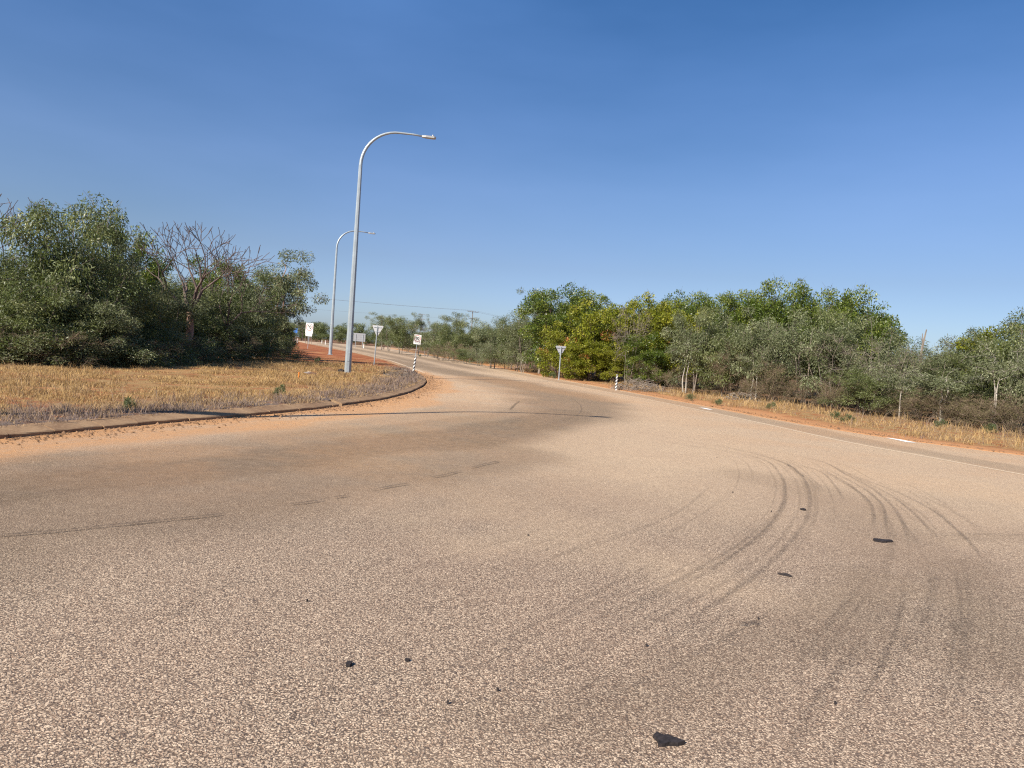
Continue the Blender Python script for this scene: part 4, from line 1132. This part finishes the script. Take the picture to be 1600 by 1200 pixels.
for s, dz, lab in ((-1.1, 0., 'upper power wire, left strand'), (-.5, 0, 'upper power wire, second strand'), (1.1, 0, 'upper power wire, right strand'), (0, -1.6, 'lower power wire')):
    o = ro @ Vector((s, -.12, 0))
    A, C_, D_ = Vector((pA.x, 135, hA+dz))+o, Vector((pC.x, pC.y, hC+dz))+o, Vector((pD.x, pD.y, hD+dz))+o
    wire(lab+', from the left thicket to the middle pole', C_, A, .5)
    wire(lab+', right of the middle pole', A, D_, .5)

# ------------------------------------------------------------------ bits lying about
def scrap(label, px, py, poly, th, mat=M['rubber'], name='bitumen_scrap', cat='scrap', z=.02, group='black scraps on the road'):
    x, y = G(px, py); rd = random.Random(px)
    n = len(poly); V = [(a, b, -.02) for a, b in poly]+[(a*.97, b*.97, th*rd.uniform(.7, 1.2)) for a, b in poly]+[(0, 0, th*1.2)]
    F = [(k, (k+1) % n, n+(k+1) % n, n+k) for k in range(n)]+[(n+k, n+(k+1) % n, 2*n) for k in range(n)]
    return tag(MB().add(V, F).build(name, mat, None, (x, y, z-.012)), label, cat, group)
def blob(w, d, seed, n=16, tail=0.):
    rd = random.Random(seed); out = []
    for k in range(n):
        a = 2*math.pi*k/n; r = rd.uniform(.7, 1.1)
        x, y = math.cos(a)*w/2*r, math.sin(a)*d/2*r
        if tail and abs(a) < .45: x += tail
        out.append((x, y))
    return out
scrap('largest black scrap on the road, ragged patch at the bottom of the photo', 1046, 1160, [(-.066, .03), (-.045, .052), (-.02, .036), (.0, .040), (.02, .026), (.066, -.006), (.03, -.028), (-.01, -.030), (-.03, -.040), (-.058, -.044), (-.052, -.01)], .008)
scrap('black scrap with a thin tail amid the tyre marks on the right', 1374, 846, blob(.13, .12, 2, 16, .07), .012)
scrap('small flat black scrap beside the tyre marks, farthest of the road scraps', 1255, 797, blob(.075, .07, 3), .01)
scrap('thin winged grey-black scrap below the small flat one', 1227, 900, [(-.05, .035), (-.02, .02), (.02, .03), (.045, -.03), (.015, -.01), (-.01, .0)], .008)
scrap('black scrap left of the middle in the foreground', 545, 1040, blob(.036, .040, 5, 12), .008)
scrap('tiny black scrap right of the left foreground scrap', 636, 1033, blob(.026, .022, 6, 10), .006)
x, y = G(1600, 1062)
for px, py in ((825, 837), (1145, 770), (1205, 800), (1305, 1100), (778, 1080), (1120, 715), (1185, 968), (700, 1100), (480, 940), (1010, 1010)):
    scrap('tiny dark speck of gravel lying on the road', px, py, blob(.014, .014, px, 8), .007, group='tiny dark specks on the road')
# litter, peg, and the dark stone by the lamp
x, y = G(466, 592, .15); r = tag(MB().tube([(x*0, 0, -.05), (0.02, 0, .24)], .022, 6).build('marker_peg', M['orange'], None, (x, y, .14)), 'small orange marker peg in the dry grass left of the street lamp', 'peg')
x, y = G(484, 585, .2); tag(MB().add([(-.25, 0, .05), (.05, -.04, .10), (.27, .02, .06), (.2, .12, .03), (-.1, .14, .09), (-.05, .05, .0)], [(0, 1, 4), (1, 2, 3), (1, 3, 4), (0, 5, 1), (5, 2, 1)]).build('paper_litter', M['paper'], None, (x, y, .20)), 'crumpled white litter in the grass above the orange peg', 'litter')
x, y = G(533, 581, .15); mb = MB(); pts = blob(.40, .3, 9, 10)
n = len(pts); mb.add([(a, b, 0) for a, b in pts]+[(a*.7, b*.7, .15) for a, b in pts]+[(0, 0, .19)], [(k, (k+1) % n, n+(k+1) % n, n+k) for k in range(n)]+[(n+k, n+(k+1) % n, 2*n) for k in range(n)])
tag(mb.build('pit_cover', M['rubber'], None, (x, y, .10)), 'low dark lump at the left foot of the nearer street lamp', 'stone')
x, y = G(540, 640, .0)
